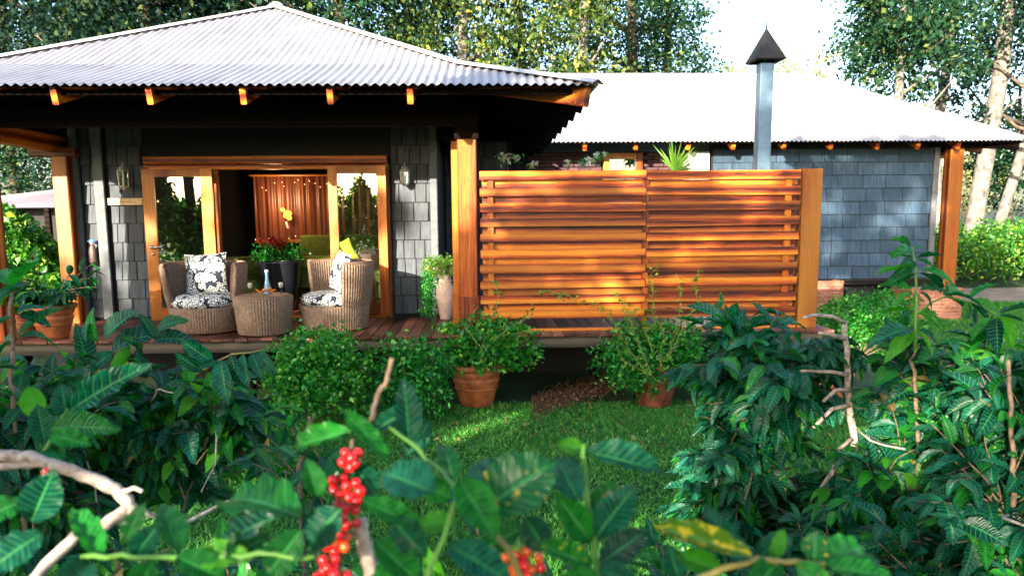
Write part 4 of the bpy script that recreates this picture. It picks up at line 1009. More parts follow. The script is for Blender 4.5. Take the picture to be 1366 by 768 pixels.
# palm tuft and white blooms rising above the screen
q = aty(897, 232, 11.0); pe = empty('spiky_palm', (q.x, 11.0, .9), 'spiky pale green palm rising behind the screen', 'palm'); random.seed(2)
mb = MB(); mb.tube([(q.x,11,.9),(q.x+.03,11,2.92)], [.05,.035], 8); mb.build('trunk', M['bark'], pe)
for i in range(26):
    a = random.uniform(-1.5,1.5); d = Vector((math.sin(a)*.9-.12, random.gauss(0,.35), math.cos(a))).normalized(); L = .34+.22*random.random(); b = Vector((q.x+.03, 11, 2.90)); sd = d.cross(Vector((0,1,0))).normalized()
    m2 = MB(); m2.v = [tuple(b-sd*.008), tuple(b+sd*.008), tuple(b+d*L*.5+sd*.013), tuple(b+d*L*.5-sd*.013), tuple(b+d*L+Vector((0,0,-.04)))]; m2.f = [(0,1,2,3),(3,2,4)]; m2.build('frond', M['fern'], pe)
for px, py, lb, n in ((690,220,'white-flowered climber showing above the screen near the veranda post',26),(780,217,'white-flowered climber showing above the middle of the screen',24)):
    q = aty(px, py, 10.4); ce = empty('climbing_plant', (q.x,10.4,.9), lb, 'climber', 'white climbers behind the screen')
    mb = MB(); pts = []
    for k in range(5):
        t_ = Vector((q.x+random.uniform(-.25,.25), 10.4, q.z+random.uniform(-.05,.10))); mb.tube([(q.x,10.4,.9),(q.x+random.uniform(-.1,.1),10.4,2.2), t_], [.008,.005,.002], 5); pts.append(t_)
    mb.build('stem', M['twig_brown'], ce)
    P = np.array([tuple(random.choice(pts)+Vector((random.gauss(0,.045),random.gauss(0,.04),random.gauss(0,.035)))) for _ in range(n*3)]); cloud_obj('foliage', P, .05, .03, M['shrub'], ce, 'stuff')
    P = np.array([tuple(random.choice(pts)+Vector((random.gauss(0,.03),random.gauss(0,.03),.02+random.gauss(0,.02)))) for _ in range(n*2)]); cloud_obj('blossom', P, .07, .06, M['whiteflower'], ce, 'stuff')
# vines trailing over the screen
random.seed(17)
ve_ = empty('trailing_vine', (p2.x, p2.y+.3, .5), 'sunlit straggly vine climbing the screen above the dark pot', 'vine')
vines = [[(865,500),(842,470),(825,440),(812,415),(790,405),(765,398),(740,390),(715,388)], [(870,500),(850,455),(838,425),(832,405),(820,385)],
         [(880,490),(900,450),(905,420),(908,390),(902,365)], [(880,490),(885,440),(870,420),(872,395),(866,370),(880,350)], [(890,480),(915,430),(930,405),(925,375),(935,360)],
         [(868,500),(830,480),(822,455),(835,440),(840,418),(852,408)], [(870,470),(860,440),(880,430),(910,440),(930,450)]]
mb = MB(); LP = []
for v in vines:
    pts = [atd(px, py, 8.35 + (.52 if i > 1 else .15*i)) for i, (px, py) in enumerate(v)]
    fine = []
    for i in range(len(pts)-1):
        for k in range(5): fine.append(pts[i].lerp(pts[i+1], k/5)+Vector((random.gauss(0,.008), -.01, random.gauss(0,.008))))
    mb.tube(fine, .0032, 5); LP += [tuple(p+Vector((random.gauss(0,.02), -.02, random.gauss(0,.02)))) for p in fine for _ in range(4)]
mb.build('vine_stem', M['yellow_stem'], ve_); cloud_obj('foliage', np.array(LP), .042, .026, M['fern'], ve_, 'stuff')
v2 = empty('trailing_vine', (p1.x, p1.y+.2, .5), 'thin vine leaning on the screen beside the veranda post', 'vine'); mb = MB(); LP = []
for v in ([(640,470),(655,430),(665,395),(660,372)], [(640,470),(675,440),(700,425),(712,405)], [(645,470),(620,430),(640,405)], [(640,480),(660,450),(690,445),(735,440)]):
    pts = [atd(px, py, 8.5+.07*i) for i, (px, py) in enumerate(v)]; fine = [pts[i].lerp(pts[i+1], k/5)+Vector((random.gauss(0,.008),0,random.gauss(0,.008))) for i in range(len(pts)-1) for k in range(5)]
    mb.tube(fine, .004, 5); LP += [tuple(p+Vector((random.gauss(0,.02), -.02, random.gauss(0,.02)))) for p in fine for _ in range(3)]
mb.build('vine_stem', M['yellow_stem'], v2); cloud_obj('foliage', np.array(LP), .05, .03, M['shrub'], v2, 'stuff')

# ================================================================== BACKGROUND TREES
def tree(name, x, y, h, r, cr, mat, bark, label, n=9000, zlo=None, leaf=.18, lean=(0,0), cz=None, group=None, limbs=7, per=60, clr=None):
    e = empty(name, (x, y, 0), label, 'tree', group)
    top = Vector((x+lean[0], y+lean[1], h)); b = Vector((x, y, -.1)); m1 = b.lerp(top, .35)+Vector((random.gauss(0,.15), random.gauss(0,.15), 0)); m2 = b.lerp(top, .7)+Vector((random.gauss(0,.25), 0, 0))
    MB().tube([b, b.lerp(m1,.3), m1, m2, top], [r*1.25, r*1.0, r*.88, r*.62, r*.25], 12).build('trunk', bark, e, smooth=True)
    zlo = zlo if zlo is not None else h*.35; zc = (zlo+h*1.02)/2; rz = (h*1.05-zlo)/2
    for k in range(limbs):
        t = .35+.6*k/limbs; s = b.lerp(top, t); a = random.random()*6.28; L = cr*(.6+.4*random.random())
        q = s+Vector((math.cos(a)*L, math.sin(a)*L, L*.65)); mid = s.lerp(q,.5)+Vector((random.gauss(0,.2),0,-.1*L)); MB().tube([s, mid, q], [r*.42, r*.25, r*.06], 7).build('limb', bark, e, smooth=True)
    n = int(n*1.25); nc = n//per
    P = clumps((x+lean[0]*.6, y+lean[1]*.6, zc), (cr, cr, rz), nc, per, clr or cr*.20, .25)
    P = P[P[:,2] > max(.3, zlo-1.0)]
    cloud_obj('crown', P, leaf, leaf*.62, mat, e, None, .3)
    return e
random.seed(41)
TD, TM_, TS, TP = M['tree_dark'], M['tree_mid'], M['tree_sun'], M['tree_hazy']
def X(px, Y, py=100): return aty(px, py, Y).x
GR = 'trees behind the house'
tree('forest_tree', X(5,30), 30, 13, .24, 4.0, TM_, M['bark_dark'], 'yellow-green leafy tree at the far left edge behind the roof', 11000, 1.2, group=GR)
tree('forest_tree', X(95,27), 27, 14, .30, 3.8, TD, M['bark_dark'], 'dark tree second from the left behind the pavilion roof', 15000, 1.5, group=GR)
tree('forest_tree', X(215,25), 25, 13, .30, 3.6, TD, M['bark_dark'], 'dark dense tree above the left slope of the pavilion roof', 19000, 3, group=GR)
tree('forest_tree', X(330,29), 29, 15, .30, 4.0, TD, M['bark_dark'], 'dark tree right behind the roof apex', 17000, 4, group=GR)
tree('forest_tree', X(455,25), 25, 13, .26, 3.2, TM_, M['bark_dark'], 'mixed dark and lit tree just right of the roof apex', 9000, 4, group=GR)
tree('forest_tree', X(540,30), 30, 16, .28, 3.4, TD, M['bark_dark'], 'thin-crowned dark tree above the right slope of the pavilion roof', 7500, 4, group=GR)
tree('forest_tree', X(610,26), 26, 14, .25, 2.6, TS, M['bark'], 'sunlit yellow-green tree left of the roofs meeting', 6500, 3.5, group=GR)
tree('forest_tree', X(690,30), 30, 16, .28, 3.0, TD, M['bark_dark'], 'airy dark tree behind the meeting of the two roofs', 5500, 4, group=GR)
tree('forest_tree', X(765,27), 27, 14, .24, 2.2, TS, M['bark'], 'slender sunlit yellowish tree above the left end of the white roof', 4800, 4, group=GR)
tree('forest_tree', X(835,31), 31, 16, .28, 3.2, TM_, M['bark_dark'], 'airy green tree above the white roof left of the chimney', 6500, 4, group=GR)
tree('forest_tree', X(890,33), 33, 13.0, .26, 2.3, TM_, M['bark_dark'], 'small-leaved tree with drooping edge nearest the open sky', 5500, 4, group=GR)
tree('hazy_tree', X(1010,62), 62, 14.5, .3, 5.0, TP, M['bark'], 'washed-out pale tree far behind the chimney', 2600, 5, .42, group='pale far trees')
tree('hazy_tree', X(1090,66), 66, 16.5, .3, 5.2, TP, M['bark'], 'washed-out pale tree right of the chimney cap', 2600, 5, .42, group='pale far trees')
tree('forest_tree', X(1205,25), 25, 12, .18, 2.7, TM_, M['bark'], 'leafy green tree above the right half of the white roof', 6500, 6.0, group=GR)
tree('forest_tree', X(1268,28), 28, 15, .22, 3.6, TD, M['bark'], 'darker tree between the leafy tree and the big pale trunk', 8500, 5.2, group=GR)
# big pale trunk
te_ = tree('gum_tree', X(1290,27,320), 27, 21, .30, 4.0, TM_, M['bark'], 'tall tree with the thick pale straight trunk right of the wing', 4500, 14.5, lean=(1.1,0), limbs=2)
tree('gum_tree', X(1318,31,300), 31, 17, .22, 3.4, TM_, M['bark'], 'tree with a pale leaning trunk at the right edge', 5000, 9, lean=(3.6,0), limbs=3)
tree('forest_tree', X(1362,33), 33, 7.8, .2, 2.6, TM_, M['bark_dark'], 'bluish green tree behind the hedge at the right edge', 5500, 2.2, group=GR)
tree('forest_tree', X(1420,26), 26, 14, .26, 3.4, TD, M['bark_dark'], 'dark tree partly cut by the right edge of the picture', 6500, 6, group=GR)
tree('hazy_tree', X(1300,75), 75, 9, .3, 5.0, TP, M['bark'], 'low pale tree seen between corner post and thick trunk', 2200, 2, .42, group='pale far trees')

# hedges
def hedge(name, x0, x1, y0, y1, h, n, mat, label, L=.14):
    P = np.stack([rng.uniform(x0,x1,n), rng.uniform(y0,y1,n), rng.random(n)], 1)
    bump = h*(.78+.16*np.sin(P[:,0]*2.3+P[:,1]*1.1)+.12*np.sin(P[:,0]*5.1-P[:,1]*2.7)); P[:,2] = bump*P[:,2]**.4
    o = cloud_obj(name, P, L, L*.55, mat); tag(o, label, 'hedge', kind='stuff'); return o
hedge('coffee_hedge', 11.6, 34, 22.4, 30, 2.0, 60000, M['hedge'], 'long green coffee hedge beyond the path at the right', .16)
hedge('coffee_hedge', -14, -6.1, 12.6, 15.6, 2.45, 42000, M['hedge'], 'bright sunlit hedge beyond the left end of the veranda', .15)
hedge('coffee_hedge', -40, 9, 40, 44, 3.2, 60000, M['tree_mid'], 'far dark green belt of bushes behind everything', .40)
# distant hut
hx0, hx1 = X(2,22,260), X(150,22,260)
hut = empty('distant_hut', ((hx0+hx1)/2, 22, 0), 'small distant hut with a mauve hip roof seen left of the veranda', 'hut')
zt, ze = aty(40,255,23.5).z, aty(40,277,21).z
mb = MB(); mb.v = [(hx0-1.6,21,ze),(hx1+1,21,ze),(hx1+1,26,ze),(hx0-1.6,26,ze),(hx0+.9,23.5,zt),(hx1,23.5,zt)]; mb.f = [(0,1,5,4),(1,2,5),(2,3,4,5),(3,0,4)]
rf = mb.build('roof', M['mauve_roof'], hut)
mb = MB(); mb.tube([(hx0-1.6,21,ze),(hx0+.9,23.5,zt),(hx1,23.5,zt)], .07, 6); mb.build('ridge_cap', M['tin_cap'], rf)
MB().box(hx0-.9, hx1+.3, 21.7, 25.4, 0, ze-.02).build('wall', M['dark'], hut)
for i in range(3): MB().bar((hx0+.4+i*1.3, 21.15, 0), (hx0+.4+i*1.3, 21.15, ze-.02), .14, .14, (1,0,0)).build('post', M['beam_dark'], hut)

# trees behind the camera, on the sunny side: they shade the garden
random.seed(51)
for i, (x, y, h, cr, n, zl, lb) in enumerate(((-17.5,-9,8.4,2.6,8000,.6,'leftmost'),(-14.2,-8.4,8.4,2.5,8500,.6,'second from the left'),(-11,-9.4,8.7,2.7,10000,.6,'third from the left'),
        (-8,-8.5,11.0,2.7,9500,2.0,'fourth from the left'),(-5,-9.5,12.6,3.0,11500,4.0,'tallest'),(-2.4,-8.6,12.2,2.6,9000,4.2,'sixth from the left'),(1.8,-9.6,10.4,2.4,4500,5.0,'seventh from the left'),(5.6,-10,9.5,2.6,4200,4.2,'eighth from the left'),(-21,-9,6.8,2.6,5000,.6,'farthest left'),(9.5,-10,10,2.6,4200,4.2,'rightmost'))):
    tree('shade_tree', x, y, h, .2, cr, M['tree_mid'], M['bark_dark'], 'broad leafy shade tree, %s of the row behind the viewer' % lb, int(n*.63), zl, .26, group='row of shade trees behind the viewer', clr=.36, per=150)
# unseen hedge added beneath them for the door glass to reflect
hedge('reflected_hedge', -24, -3, -8.8, -7.2, 3.7, 52000, M['hedge'], 'unseen tall hedge added behind the viewer for the door glass reflections', .2)

# ================================================================== COFFEE BUSHES (3-5 m away)
def coffee_bush(name, label, stems, lobes, nbr, L, keyf, seed, step=.07, cap=300, group=None, bare=0, ln=(.35,.6), trk=.011, tmat='twig_brown'):
    """stems: list of point lists; lobes: (centre, radii). branches start inside a lobe near a stem and reach its surface"""
    random.seed(seed); base = Vector(stems[0][0]); e = empty(name, base, label, 'coffee bush', group); items = []
    for s in stems:
        fine = []
        for i in range(len(s)-1):
            for k in range(4): fine.append(Vector(s[i]).lerp(Vector(s[i+1]), k/4)+Vector((random.gauss(0,.006), random.gauss(0,.006), 0)))
        fine.append(Vector(s[-1])); n = len(fine); MB().tube(fine, [trk*(1-.45*i/n) for i in range(n)], 9).build('trunk', M[tmat], e, smooth=True)
    twigs = MB()
    for i in range(nbr):
        c, r = random.choices(lobes, [l[2] if len(l) > 2 else 1 for l in lobes])[0][:2]; c = Vector(c)
        u = Vector((random.gauss(0,1), random.gauss(0,1)-.25, random.gauss(0,1))).normalized()
        q = c+Vector((u.x*r[0], u.y*r[1], u.z*r[2]))*(.55+.45*random.random())
        if q.z < .08: continue
        d = (q-c); d.z *= .5; d += Vector((0,0,.15)); d.normalize(); ll = random.uniform(*ln)
        pts = sprig(q-d*ll, d, ll, .55, .004, 6, .12)
        twigs.tube(pts, [.0045,.004,.0036,.003,.0026,.002,.0015], 5, False)
        items += leaves_along(pts, step, L, keyf, .15, .38)
    if twigs.v: twigs.build('twig', M['twig_brown'], e, smooth=True)
    for i in range(bare):
        c, r = lobes[0][:2]; c = Vector(c); p = c+Vector((random.uniform(-1,1)*r[0]*.7, -abs(random.gauss(0,.3))*r[1]-.1, random.uniform(-.9,.1)*r[2]))
        pts = sprig(p, (random.uniform(-.6,.6), random.uniform(-.4,.1), random.uniform(-1,.6)), .4+.3*random.random(), .3, .004, 7, .18)
        MB().tube(pts, [.006,.0055,.005,.0045,.004,.003,.0025,.002], 5).build('bare_twig', M['twig'], e, smooth=True)
    place_leaves(e, items, cap); return e
KB = mixkeys(cof=10, cof_g=2, cof_spot=.5)
KG = mixkeys(cof=6, cof_g=4, cof_y=.8, cof_spot=.5, cof_dry=.3)
D1 = 3.6
def A3(px, py, d): return atd(px, py, d)
def down(p): return Vector((p.x, p.y, -.05))
# right side: pruned stem bush
sA = [down(A3(1142,700,3.5)), A3(1140,640,3.5), A3(1137,560,3.5), A3(1130,500,3.5), A3(1127,428,3.5)]
cb = coffee_bush('coffee_bush', 'blue-green coffee bush with the bare pruned stem, right of the lawn', [sA],
    [(A3(1010,480,3.7), (.42,.40,.34), 2.2), (A3(990,585,3.8), (.40,.40,.36), 2), (A3(1060,430,3.8), (.30,.3,.16), 1), (A3(950,640,3.9), (.25,.3,.3), .8), (A3(1080,680,3.6), (.34,.3,.24), 1.3)], 170, .18, KB, 101, bare=0, trk=.021, tmat='twig')
for v in ([(1127,430),(1110,422),(1085,420),(1070,424)], [(1128,452),(1105,445),(1092,444)], [(1131,500),(1110,496),(1080,494),(1068,495)], [(1134,520),(1115,520),(1098,535)], [(1136,585),(1118,600),(1108,640)], [(1137,610),(1120,615),(1095,650)], [(1133,540),(1110,545),(1085,570)]):
    pts = [A3(px, py, 3.45-.03*i) for i, (px, py) in enumerate(v)]; MB().tube(pts, [.011,.009,.008,.006][:len(pts)] , 7).build('bare_branch', M['twig'], cb, smooth=True)
sB = [down(A3(1228,720,3.2)), A3(1226,640,3.2), A3(1222,540,3.2), A3(1218,480,3.2), A3(1226,462,3.2)]
cb2 = coffee_bush('coffee_bush', 'tall coffee bush with an upright green shoot, in front of the wing', [sB],
    [(A3(1262,560,3.3), (.36,.32,.36), 2.4), (A3(1180,630,3.3), (.36,.3,.28), 1.7), (A3(1300,470,3.3), (.26,.26,.18), 1.3), (A3(1235,440,3.3),(.14,.14,.12),.35)], 160, .175, KG, 103, bare=4)
# upright shoot with its leaf whorls
random.seed(8); sh = [A3(1221,470,3.15), A3(1221,430,3.15), A3(1222,395,3.15), A3(1222,360,3.15), A3(1217,330,3.15)]
MB().tube(sh, [.008,.007,.006,.005,.003], 7).build('shoot', M['green_stem'], cb2, smooth=True)
it = []
for (px, py), tips in (((1221,440),[(1170,438),(1190,462),(1262,448),(1250,470)]), ((1221,415),[(1165,408),(1185,432),(1266,420),(1258,436)]), ((1222,388),[(1175,372),(1182,404),(1262,378),(1258,402)]), ((1222,362),[(1172,352),(1182,376),(1270,356),(1260,378)]), ((1220,345),[(1186,334),(1200,362),(1254,336),(1248,352)]), ((1217,332),[(1203,311),(1196,330),(1240,322)]),
        ((1256,396),[(1296,368),(1290,400),(1310,384),(1268,372)]), ((1290,402),[(1325,372),(1334,398),(1318,422),(1300,424)]), ((1330,420),[(1298,446),(1366,424),(1372,404),(1330,462),(1352,446)])):
    for tx, ty in tips:
        a = A3(px, py, 3.15); b = A3(tx, ty, 3.15+random.uniform(-.14,.12)); d = b-a
        it.append((leaf_matrix(a+d*.12, d+Vector((0,0,-.01)), Vector((random.gauss(0,.4), random.gauss(-.35,.3), .8)), d.length*random.uniform(.85,1.1), .92), random.choice(['cof','cof_g','cof','cof_y','cof_g']), random.randrange(4)))
place_leaves(cb2, it)
MB().tube([A3(1222,420,3.15), A3(1240,405,3.15), A3(1262,395,3.15), A3(1300,405,3.15), A3(1332,422,3.15)], [.006,.005,.004,.004,.003], 6).build('branch', M['green_stem'], cb2, smooth=True)
sC = [down(A3(1350,740,2.7)), A3(1352,650,2.7), A3(1350,560,2.7), A3(1345,480,2.7)]
coffee_bush('coffee_bush', 'dark coffee bush cut by the lower right edge of the picture', [sC],
    [(A3(1335,640,2.7), (.30,.3,.32), 2), (A3(1230,740,2.7), (.42,.3,.20), 1.6), (A3(1375,520,2.8), (.16,.25,.2), 1), (A3(1100,745,2.9),(.30,.3,.15),1.2)], 120, .145, KB, 107, bare=2)
# left side bushes
sD = [down(A3(150,640,3.4)), A3(150,600,3.4), A3(160,530,3.4), A3(170,480,3.4)]
coffee_bush('coffee_bush', 'coffee bush in front of the left armchair with drooping ribbed leaves', [sD],
    [(A3(230,510,3.3), (.42,.35,.16), 2.2), (A3(120,500,3.3), (.42,.35,.18), 2.2), (A3(180,570,3.5), (.55,.4,.20), 2), (A3(300,500,3.2),(.18,.2,.09),.7)], 150, .165, KG, 109, bare=3)
sE = [down(A3(20,640,2.7)), A3(20,560,2.7), A3(18,480,2.7), A3(16,390,2.7)]
ce = coffee_bush('coffee_bush', 'coffee bush at the left edge with one tall green shoot', [sE],
    [(A3(20,520,2.8), (.28,.3,.14), 1.6), (A3(60,600,2.9), (.36,.3,.20), 1.6)], 70, .15, KG, 113, bare=1)
it = []; random.seed(6)
for (px, py), tips in (((16,385),[(0,355),(48,345),(-20,400),(40,372)]), ((20,420),[(52,398),(-15,440),(70,425)]), ((22,450),[(75,405),(80,440),(-10,470)])):
    for tx, ty in tips:
        a = A3(px, py, 2.7); b = A3(tx, ty, 2.7+random.uniform(-.1,.1)); d = b-a
        it.append((leaf_matrix(a+d*.1, d, Vector((random.gauss(0,.3), -.5, .8)), d.length, 1.1), random.choice(['cof','cof_g']), random.randrange(4)))
place_leaves(ce, it)
sG = [down(A3(330,900,1.9)), A3(330,840,1.9), A3(330,760,1.9)]
coffee_bush('coffee_bush', 'coffee leaves filling the bottom of the picture left of the cherries', [sG], [(A3(300,770,1.7), (.28,.2,.13), 1.2), (A3(100,760,1.9), (.28,.2,.15), 1)], 48, .125, KG, 131, cap=200)
sH = [down(A3(640,900,1.7)), A3(640,860,1.7), A3(640,800,1.7)]
coffee_bush('coffee_bush', 'coffee leaves filling the bottom of the picture right of the cherries', [sH], [(A3(590,775,1.4), (.20,.15,.10), 1.2), (A3(930,785,1.8), (.32,.2,.11), 1.2), (A3(760,770,1.5), (.16,.15,.10), 1)], 58, .12, KG, 137, cap=200)
# the light drooping leaf row and the arching twig in front of the deck
sF = [down(A3(400,640,2.6)), A3(402,620,2.6), A3(410,585,2.6), A3(412,555,2.6)]
coffee_bush('coffee_seedling', 'small coffee plant with few bluish leaves before the round shrub', [sF], [(A3(410,560,2.6), (.07,.08,.07), 1)], 7, .11, mixkeys(cof=5, cof_g=2), 127, .08)
random.seed(19); e = empty('coffee_branch', A3(440,470,3.0), 'arching coffee branch with a row of hanging ribbed leaves before the deck', 'branch')
pts = [A3(262,500,3.1), A3(290,482,3.05), A3(310,472,3.0), A3(335,470,3.0), A3(352,466,3.0)]; MB().tube(pts, [.006,.005,.004,.003,.002], 6).build('branch', M['yellow_stem'], e, smooth=True); it = []
for (bx, by), (tx, ty), L in (((295,480),(300,538),1),((308,474),(318,520),1),((325,471),(330,515),1),((336,470),(350,502),1),((345,468),(362,498),1),((290,482),(262,490),1),((285,484),(240,452),1),((270,495),(232,470),1)):
    a, b = A3(bx,by,3.0), A3(tx,ty,2.96); it.append((leaf_matrix(a, b-a, Vector((random.gauss(0,.2), -1, .35)), (b-a).length*1.05, 1.05), 'cof', random.randrange(4)))
for (bx, by), (tx, ty) in (((150,470),(118,490)),((150,468),(190,430)),((120,430),(105,445)),((140,450),(168,418)),((130,455),(110,425)),((210,440),(232,422)),((205,450),(192,425)),((205,455),(240,440)),((190,465),(170,450))):
    a, b = A3(bx,by,3.2), A3(tx,ty,3.15); it.append((leaf_matrix(a, b-a, Vector((random.gauss(0,.4), -.6, .8)), (b-a).length*1.3, 1.1), random.choice(['cof','cof_g']), random.randrange(4)))
place_leaves(e, it)

# ================================================================== FOREGROUND LEAVES, BRANCHES, CHERRIES
def fore(name, label, base_px, leaves, stems):
    e = empty(name, atd(*base_px), label, 'coffee branch')
    off = base_of(e)
    for (bx, by, tx, ty, d0, d1, wf, key, nz) in leaves:
        a, b = atd(bx, by, d0), atd(tx, ty, d1); d = b-a
        view = (CAMP-a).normalized(); nr = view*(1.0) + Vector((nz[0], 0, nz[1]))
        L = d.length*1.06; asp = wf/max(1, math.hypot(tx-bx, ty-by))/.38
        mt = leaf_matrix(a, d, nr, L, asp); 
        o = bpy.data.objects.new('leaf', random.choice(BIG[key])[0]); C.objects.link(o); o.parent = e; o.matrix_local = Matrix.Translation(-off) @ mt
    for pts, r0, r1, mk in stems:
        P = [atd(*q) for q in pts]; fine = []
        for i in range(len(P)-1):
            for k in range(4): fine.append(P[i].lerp(P[i+1], k/4)+Vector((random.gauss(0,.0012),0,random.gauss(0,.0012))))
        fine.append(P[-1]); n = len(fine)
        MB().tube(fine, [(r0+(r1-r0)*i/(n-1))*(1+.12*random.random()) for i in range(n)], 9).build('branch', M[mk], e, smooth=True)
    return e
random.seed(77)
fore('coffee_branch', 'blurred bright green coffee leaves at the lower left corner', (130,760,.9), [
    (402,690,268,628,.85,.95,44,'cof_g',(0,.5)), (368,690,250,730,.8,.85,28,'cof',(0,.4)), (134,748,97,668,.9,.95,24,'cof_g',(.4,0)), (168,722,191,668,.9,.92,24,'cof_g',(-.3,.1)),
    (238,738,217,664,.85,.9,26,'cof_g',(.3,.1)), (42,695,70,630,1.0,1.0,44,'cof',(.1,.1)), (55,712,-25,758,.9,.85,50,'cof',(0,.5)), (30,668,-30,690,1.0,.95,34,'cof_g',(0,.5)),
    (300,745,360,712,.8,.85,36,'cof_g',(0,.5)), (236,742,300,770,.8,.8,34,'cof_g',(.1,.4)), (180,742,210,700,.9,.9,30,'cof',(.2,.3)), (262,742,330,738,.82,.8,30,'cof_y',(0,.5)), (120,750,80,790,.9,.85,36,'cof',(0,.4)), (205,748,180,795,.85,.85,36,'cof_g',(0,.4))],
    [([(110,742,.9),(180,744,.87),(262,744,.82),(345,738,.8),(420,742,.8)], .0028, .0022, 'green_stem')])
fore('coffee_branch', 'big bluish serrated coffee leaves at the left, in front of the bush', (70,575,1.5), [
    (92,548,186,484,1.5,1.45,30,'cof',(0,.4)), (90,560,82,512,1.5,1.5,28,'cof',(.2,.1)), (68,572,140,560,1.45,1.4,24,'cof_g',(0,.5)), (60,590,50,540,1.5,1.5,26,'cof',(.1,.1)),
    (66,580,120,590,1.4,1.4,26,'cof_g',(0,.5)), (60,600,72,640,1.4,1.4,24,'cof',(.2,.1)), (30,498,24,520,1.5,1.5,18,'cof',(0,0)), (40,516,48,562,1.6,1.6,26,'cof_y',(0,.1))],
    [([(55,640,1.45),(60,600,1.45),(75,565,1.48),(92,545,1.5),(120,525,1.55)], .004, .0025, 'green_stem')])
fore('coffee_branch', 'thick bare grey coffee branch curving in from the left edge', (0,620,1.25), [],
    [([(-40,600,1.25),(0,606,1.25),(40,609,1.25),(80,622,1.25),(120,636,1.25),(155,652,1.25),(172,672,1.25),(185,700,1.25)], .0085, .011, 'twig'),
     ([(-30,626,1.25),(20,620,1.25),(60,618,1.25)], .006, .006, 'twig'), ([(172,676,1.25),(140,700,1.22),(100,715,1.2),(70,745,1.18),(40,775,1.15),(15,810,1.15)], .010, .008, 'twig'),
     ([(165,655,1.25),(180,650,1.25),(190,655,1.25)], .004, .003, 'twig'), ([(190,680,1.3),(240,700,1.4),(300,670,1.5),(350,655,1.55)], .004, .002, 'twig')])
fore('coffee_branch', 'large foreground coffee leaves round the two cherry clusters', (600,700,.75), [
    (546,598,541,500,.95,.98,30,'cof',(.25,.0)), (579,657,506,622,.75,.78,46,'cof',(0,.9)), (484,668,566,700,.8,.8,28,'cof_g',(0,.5)), (638,684,740,612,.75,.80,66,'cof_spot',(.1,.3)),
    (628,652,682,606,.85,.9,28,'cof',(0,.7)), (613,640,662,716,.75,.72,44,'cof_g',(.1,.2)), (600,728,685,772,.72,.7,42,'cof',(0,.6)), (606,642,590,574,.95,1.0,22,'cof_g',(.2,.1)),
    (772,668,742,604,.85,.88,34,'cof',(.2,.2)), (458,548,524,614,.9,.9,22,'cof_g',(.1,.3)), (470,575,388,594,.92,.95,20,'cof_g',(0,.6)), (545,548,498,572,1.0,1.0,22,'cof',(0,.8)),
    (425,664,410,614,.9,.9,26,'cof_g',(.3,.1)), (455,678,398,735,.85,.85,44,'cof',(0,.3)), (402,706,352,772,.8,.8,40,'cof_g',(.1,.3)), (440,640,480,600,.95,.95,36,'cof',(0,.2)), (520,690,575,745,.8,.8,34,'cof',(0,.3)),
    (500,720,560,775,.8,.8,40,'cof_g',(0,.4)), (470,620,505,660,.95,.95,30,'cof',(.1,.1)), (700,690,735,740,.8,.8,36,'cof',(0,.3)), (560,700,610,690,.9,.9,26,'cof_y',(0,.5)), (575,560,540,610,1.1,1.1,24,'cof',(0,.3)),
    (600,665,560,640,.8,.8,28,'cof_g',(0,.4)), (640,735,700,700,.85,.85,34,'cof_g',(0,.4)), (540,760,480,790,.8,.8,44,'cof_g',(0,.5)), (395,610,372,592,1.2,1.2,14,'cof',(0,.4))],
    [([(560,790,.75),(590,720,.76),(612,660,.78),(600,640,.8),(560,600,.85),(520,570,.9)], .0026, .0018, 'green_stem'), ([(612,655,.78),(640,690,.78),(680,730,.78),(700,790,.78)], .003, .003, 'yellow_stem'),
     ([(523,478,1.1),(516,505,1.1),(503,530,1.1),(495,560,1.08)], .0035, .004, 'twig_brown'), ([(478,694,.95),(486,720,.95),(492,745,.95),(504,790,.95)], .009, .010, 'twig')])
fore('coffee_branch', 'upright green coffee shoot with paired leaves at the lower centre right', (795,760,.85), [
    (782,602,888,626,.9,.92,34,'cof',(0,.6)), (742,652,768,610,.95,.95,32,'cof',(.1,.3)), (796,714,846,648,.85,.86,42,'cof',(.1,.3)), (800,752,868,700,.82,.84,36,'cof',(.1,.4)),
    (788,754,716,722,.82,.8,24,'cof_spot',(0,.5)), (788,722,742,658,.85,.86,34,'cof_g',(0,.3)), (786,690,820,642,.88,.88,26,'cof_g',(.1,.3)), (784,640,742,622,.9,.92,26,'cof_g',(0,.5)), (798,760,850,775,.8,.8,30,'cof',(0,.5)), (800,770,745,785,.8,.8,34,'cof_g',(0,.5)), (778,600,744,592,.95,.95,20,'cof_y',(0,.6))],
    [([(808,800,.82),(795,752,.84),(788,700,.86),(782,650,.88),(779,592,.9)], .0035, .0022, 'green_stem')])
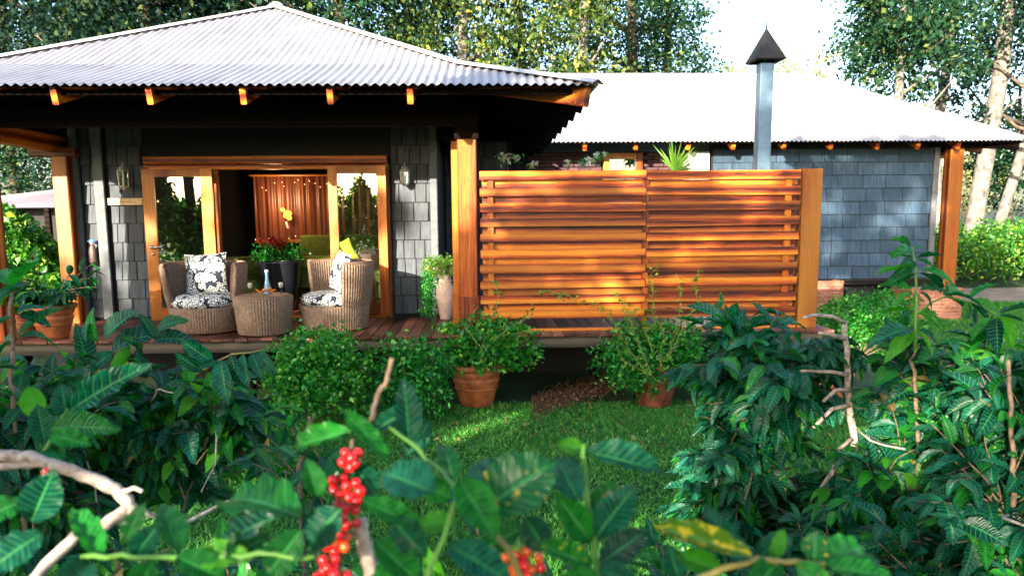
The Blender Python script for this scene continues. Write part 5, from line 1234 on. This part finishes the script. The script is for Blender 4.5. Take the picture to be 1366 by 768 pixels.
fore('coffee_branch', 'yellow-spotted coffee leaves along the bottom edge, right of centre', (1010,760,.85), [
    (1002,742,872,698,.8,.85,28,'cof_rust',(0,.5)), (1005,745,930,700,.82,.86,30,'cof',(0,.4)), (988,750,938,668,.85,.9,22,'cof',(.1,.3)), (1098,752,1164,716,.82,.84,38,'cof_g',(0,.5)), (1086,748,1090,706,.82,.83,32,'cof_spot',(0,.2)),
    (1100,754,1204,768,.8,.8,26,'cof_g',(0,.7)), (1030,750,1046,704,.84,.85,16,'cof_y',(.1,.1)), (905,770,892,726,.85,.86,28,'cof',(0,.2)), (1040,748,1000,790,.82,.8,30,'cof_g',(0,.4)), (960,760,905,740,.85,.85,28,'cof_y',(0,.5)), (1060,752,1120,800,.8,.8,34,'cof_spot',(0,.5)), (1010,742,1060,710,.85,.85,28,'cof',(0,.5)), (930,770,985,800,.85,.85,28,'cof_g',(0,.5)), (1120,760,1180,740,.85,.85,24,'cof',(0,.5))],
    [([(930,772,.82),(970,756,.82),(1012,745,.82),(1050,750,.82),(1100,752,.82)], .0035, .003, 'yellow_stem')])

def cherries(label, stem, groups, D, r, mats, seed):
    random.seed(seed); e = empty('coffee_cherries', atd(stem[0][0], stem[0][1], D), label, 'coffee cherries', 'ripe cherry clusters')
    P = [atd(a, b, D) for a, b in stem]; MB().tube(P, .0026, 7).build('stem', M['twig_brown'], e, smooth=True)
    me = {}
    for k in mats:
        m_ = bpy.data.meshes.new('cherry'); b = MB().lathe((0,0,0), [(max(.04,math.sin(math.pi*i/8)), -math.cos(math.pi*i/8)*1.08) for i in range(8)]+[(.22,1.02),(.16,1.10),(.05,1.06)], 14)
        m_.from_pydata(b.v, [], b.f); m_.materials.append(M[k]); m_.shade_smooth(); me[k] = m_
    for gx, gy, n, sp, mm in groups:
        pts = []
        tries = 0
        while len(pts) < n and tries < 900:
            tries += 1
            a = random.random()*6.28; rr = sp*random.random()**.6; px, py = gx+rr*math.cos(a), gy+rr*math.sin(a)*.85
            q = atd(px, py, D-.012-.02*random.random()*(1-rr/sp*.8))
            if all((q-o).length > r*1.75 for o in pts):
                pts.append(q); o = inst('cherry', me[random.choice(mm)], e, q, (random.uniform(-1.6,-.6), random.uniform(-.6,.6), random.random()*6), (r*(.85+.25*random.random()),)*3)
    return e
cherries('long hanging row of ripe red coffee cherries left of centre', [(470,585),(466,640),(460,690),(454,740),(450,800)],
    [(470,611,6,15,['cherry']), (459,655,12,22,['cherry']), (459,692,10,22,['cherry','cherry','cherry','cherry','cherry_o']), (450,722,8,17,['cherry','cherry','cherry_o']), (442,762,9,22,['cherry']), (489,568,1,1,['cherry'])], .95, .0068, ['cherry','cherry_o'], 5)
cherries('compact bunch of orange-red coffee cherries at the bottom centre', [(680,700),(690,730),(698,765),(700,800)],
    [(697,752,19,25,['cherry','cherry_o','cherry_o']), (681,722,7,13,['cherry_g'])], .9, .0062, ['cherry','cherry_o','cherry_g'], 6)
cherries('single red coffee cherry under the bare grey branch', [(60,618),(61,625)], [(61,629,1,1,['cherry'])], 1.2, .0055, ['cherry'], 7)
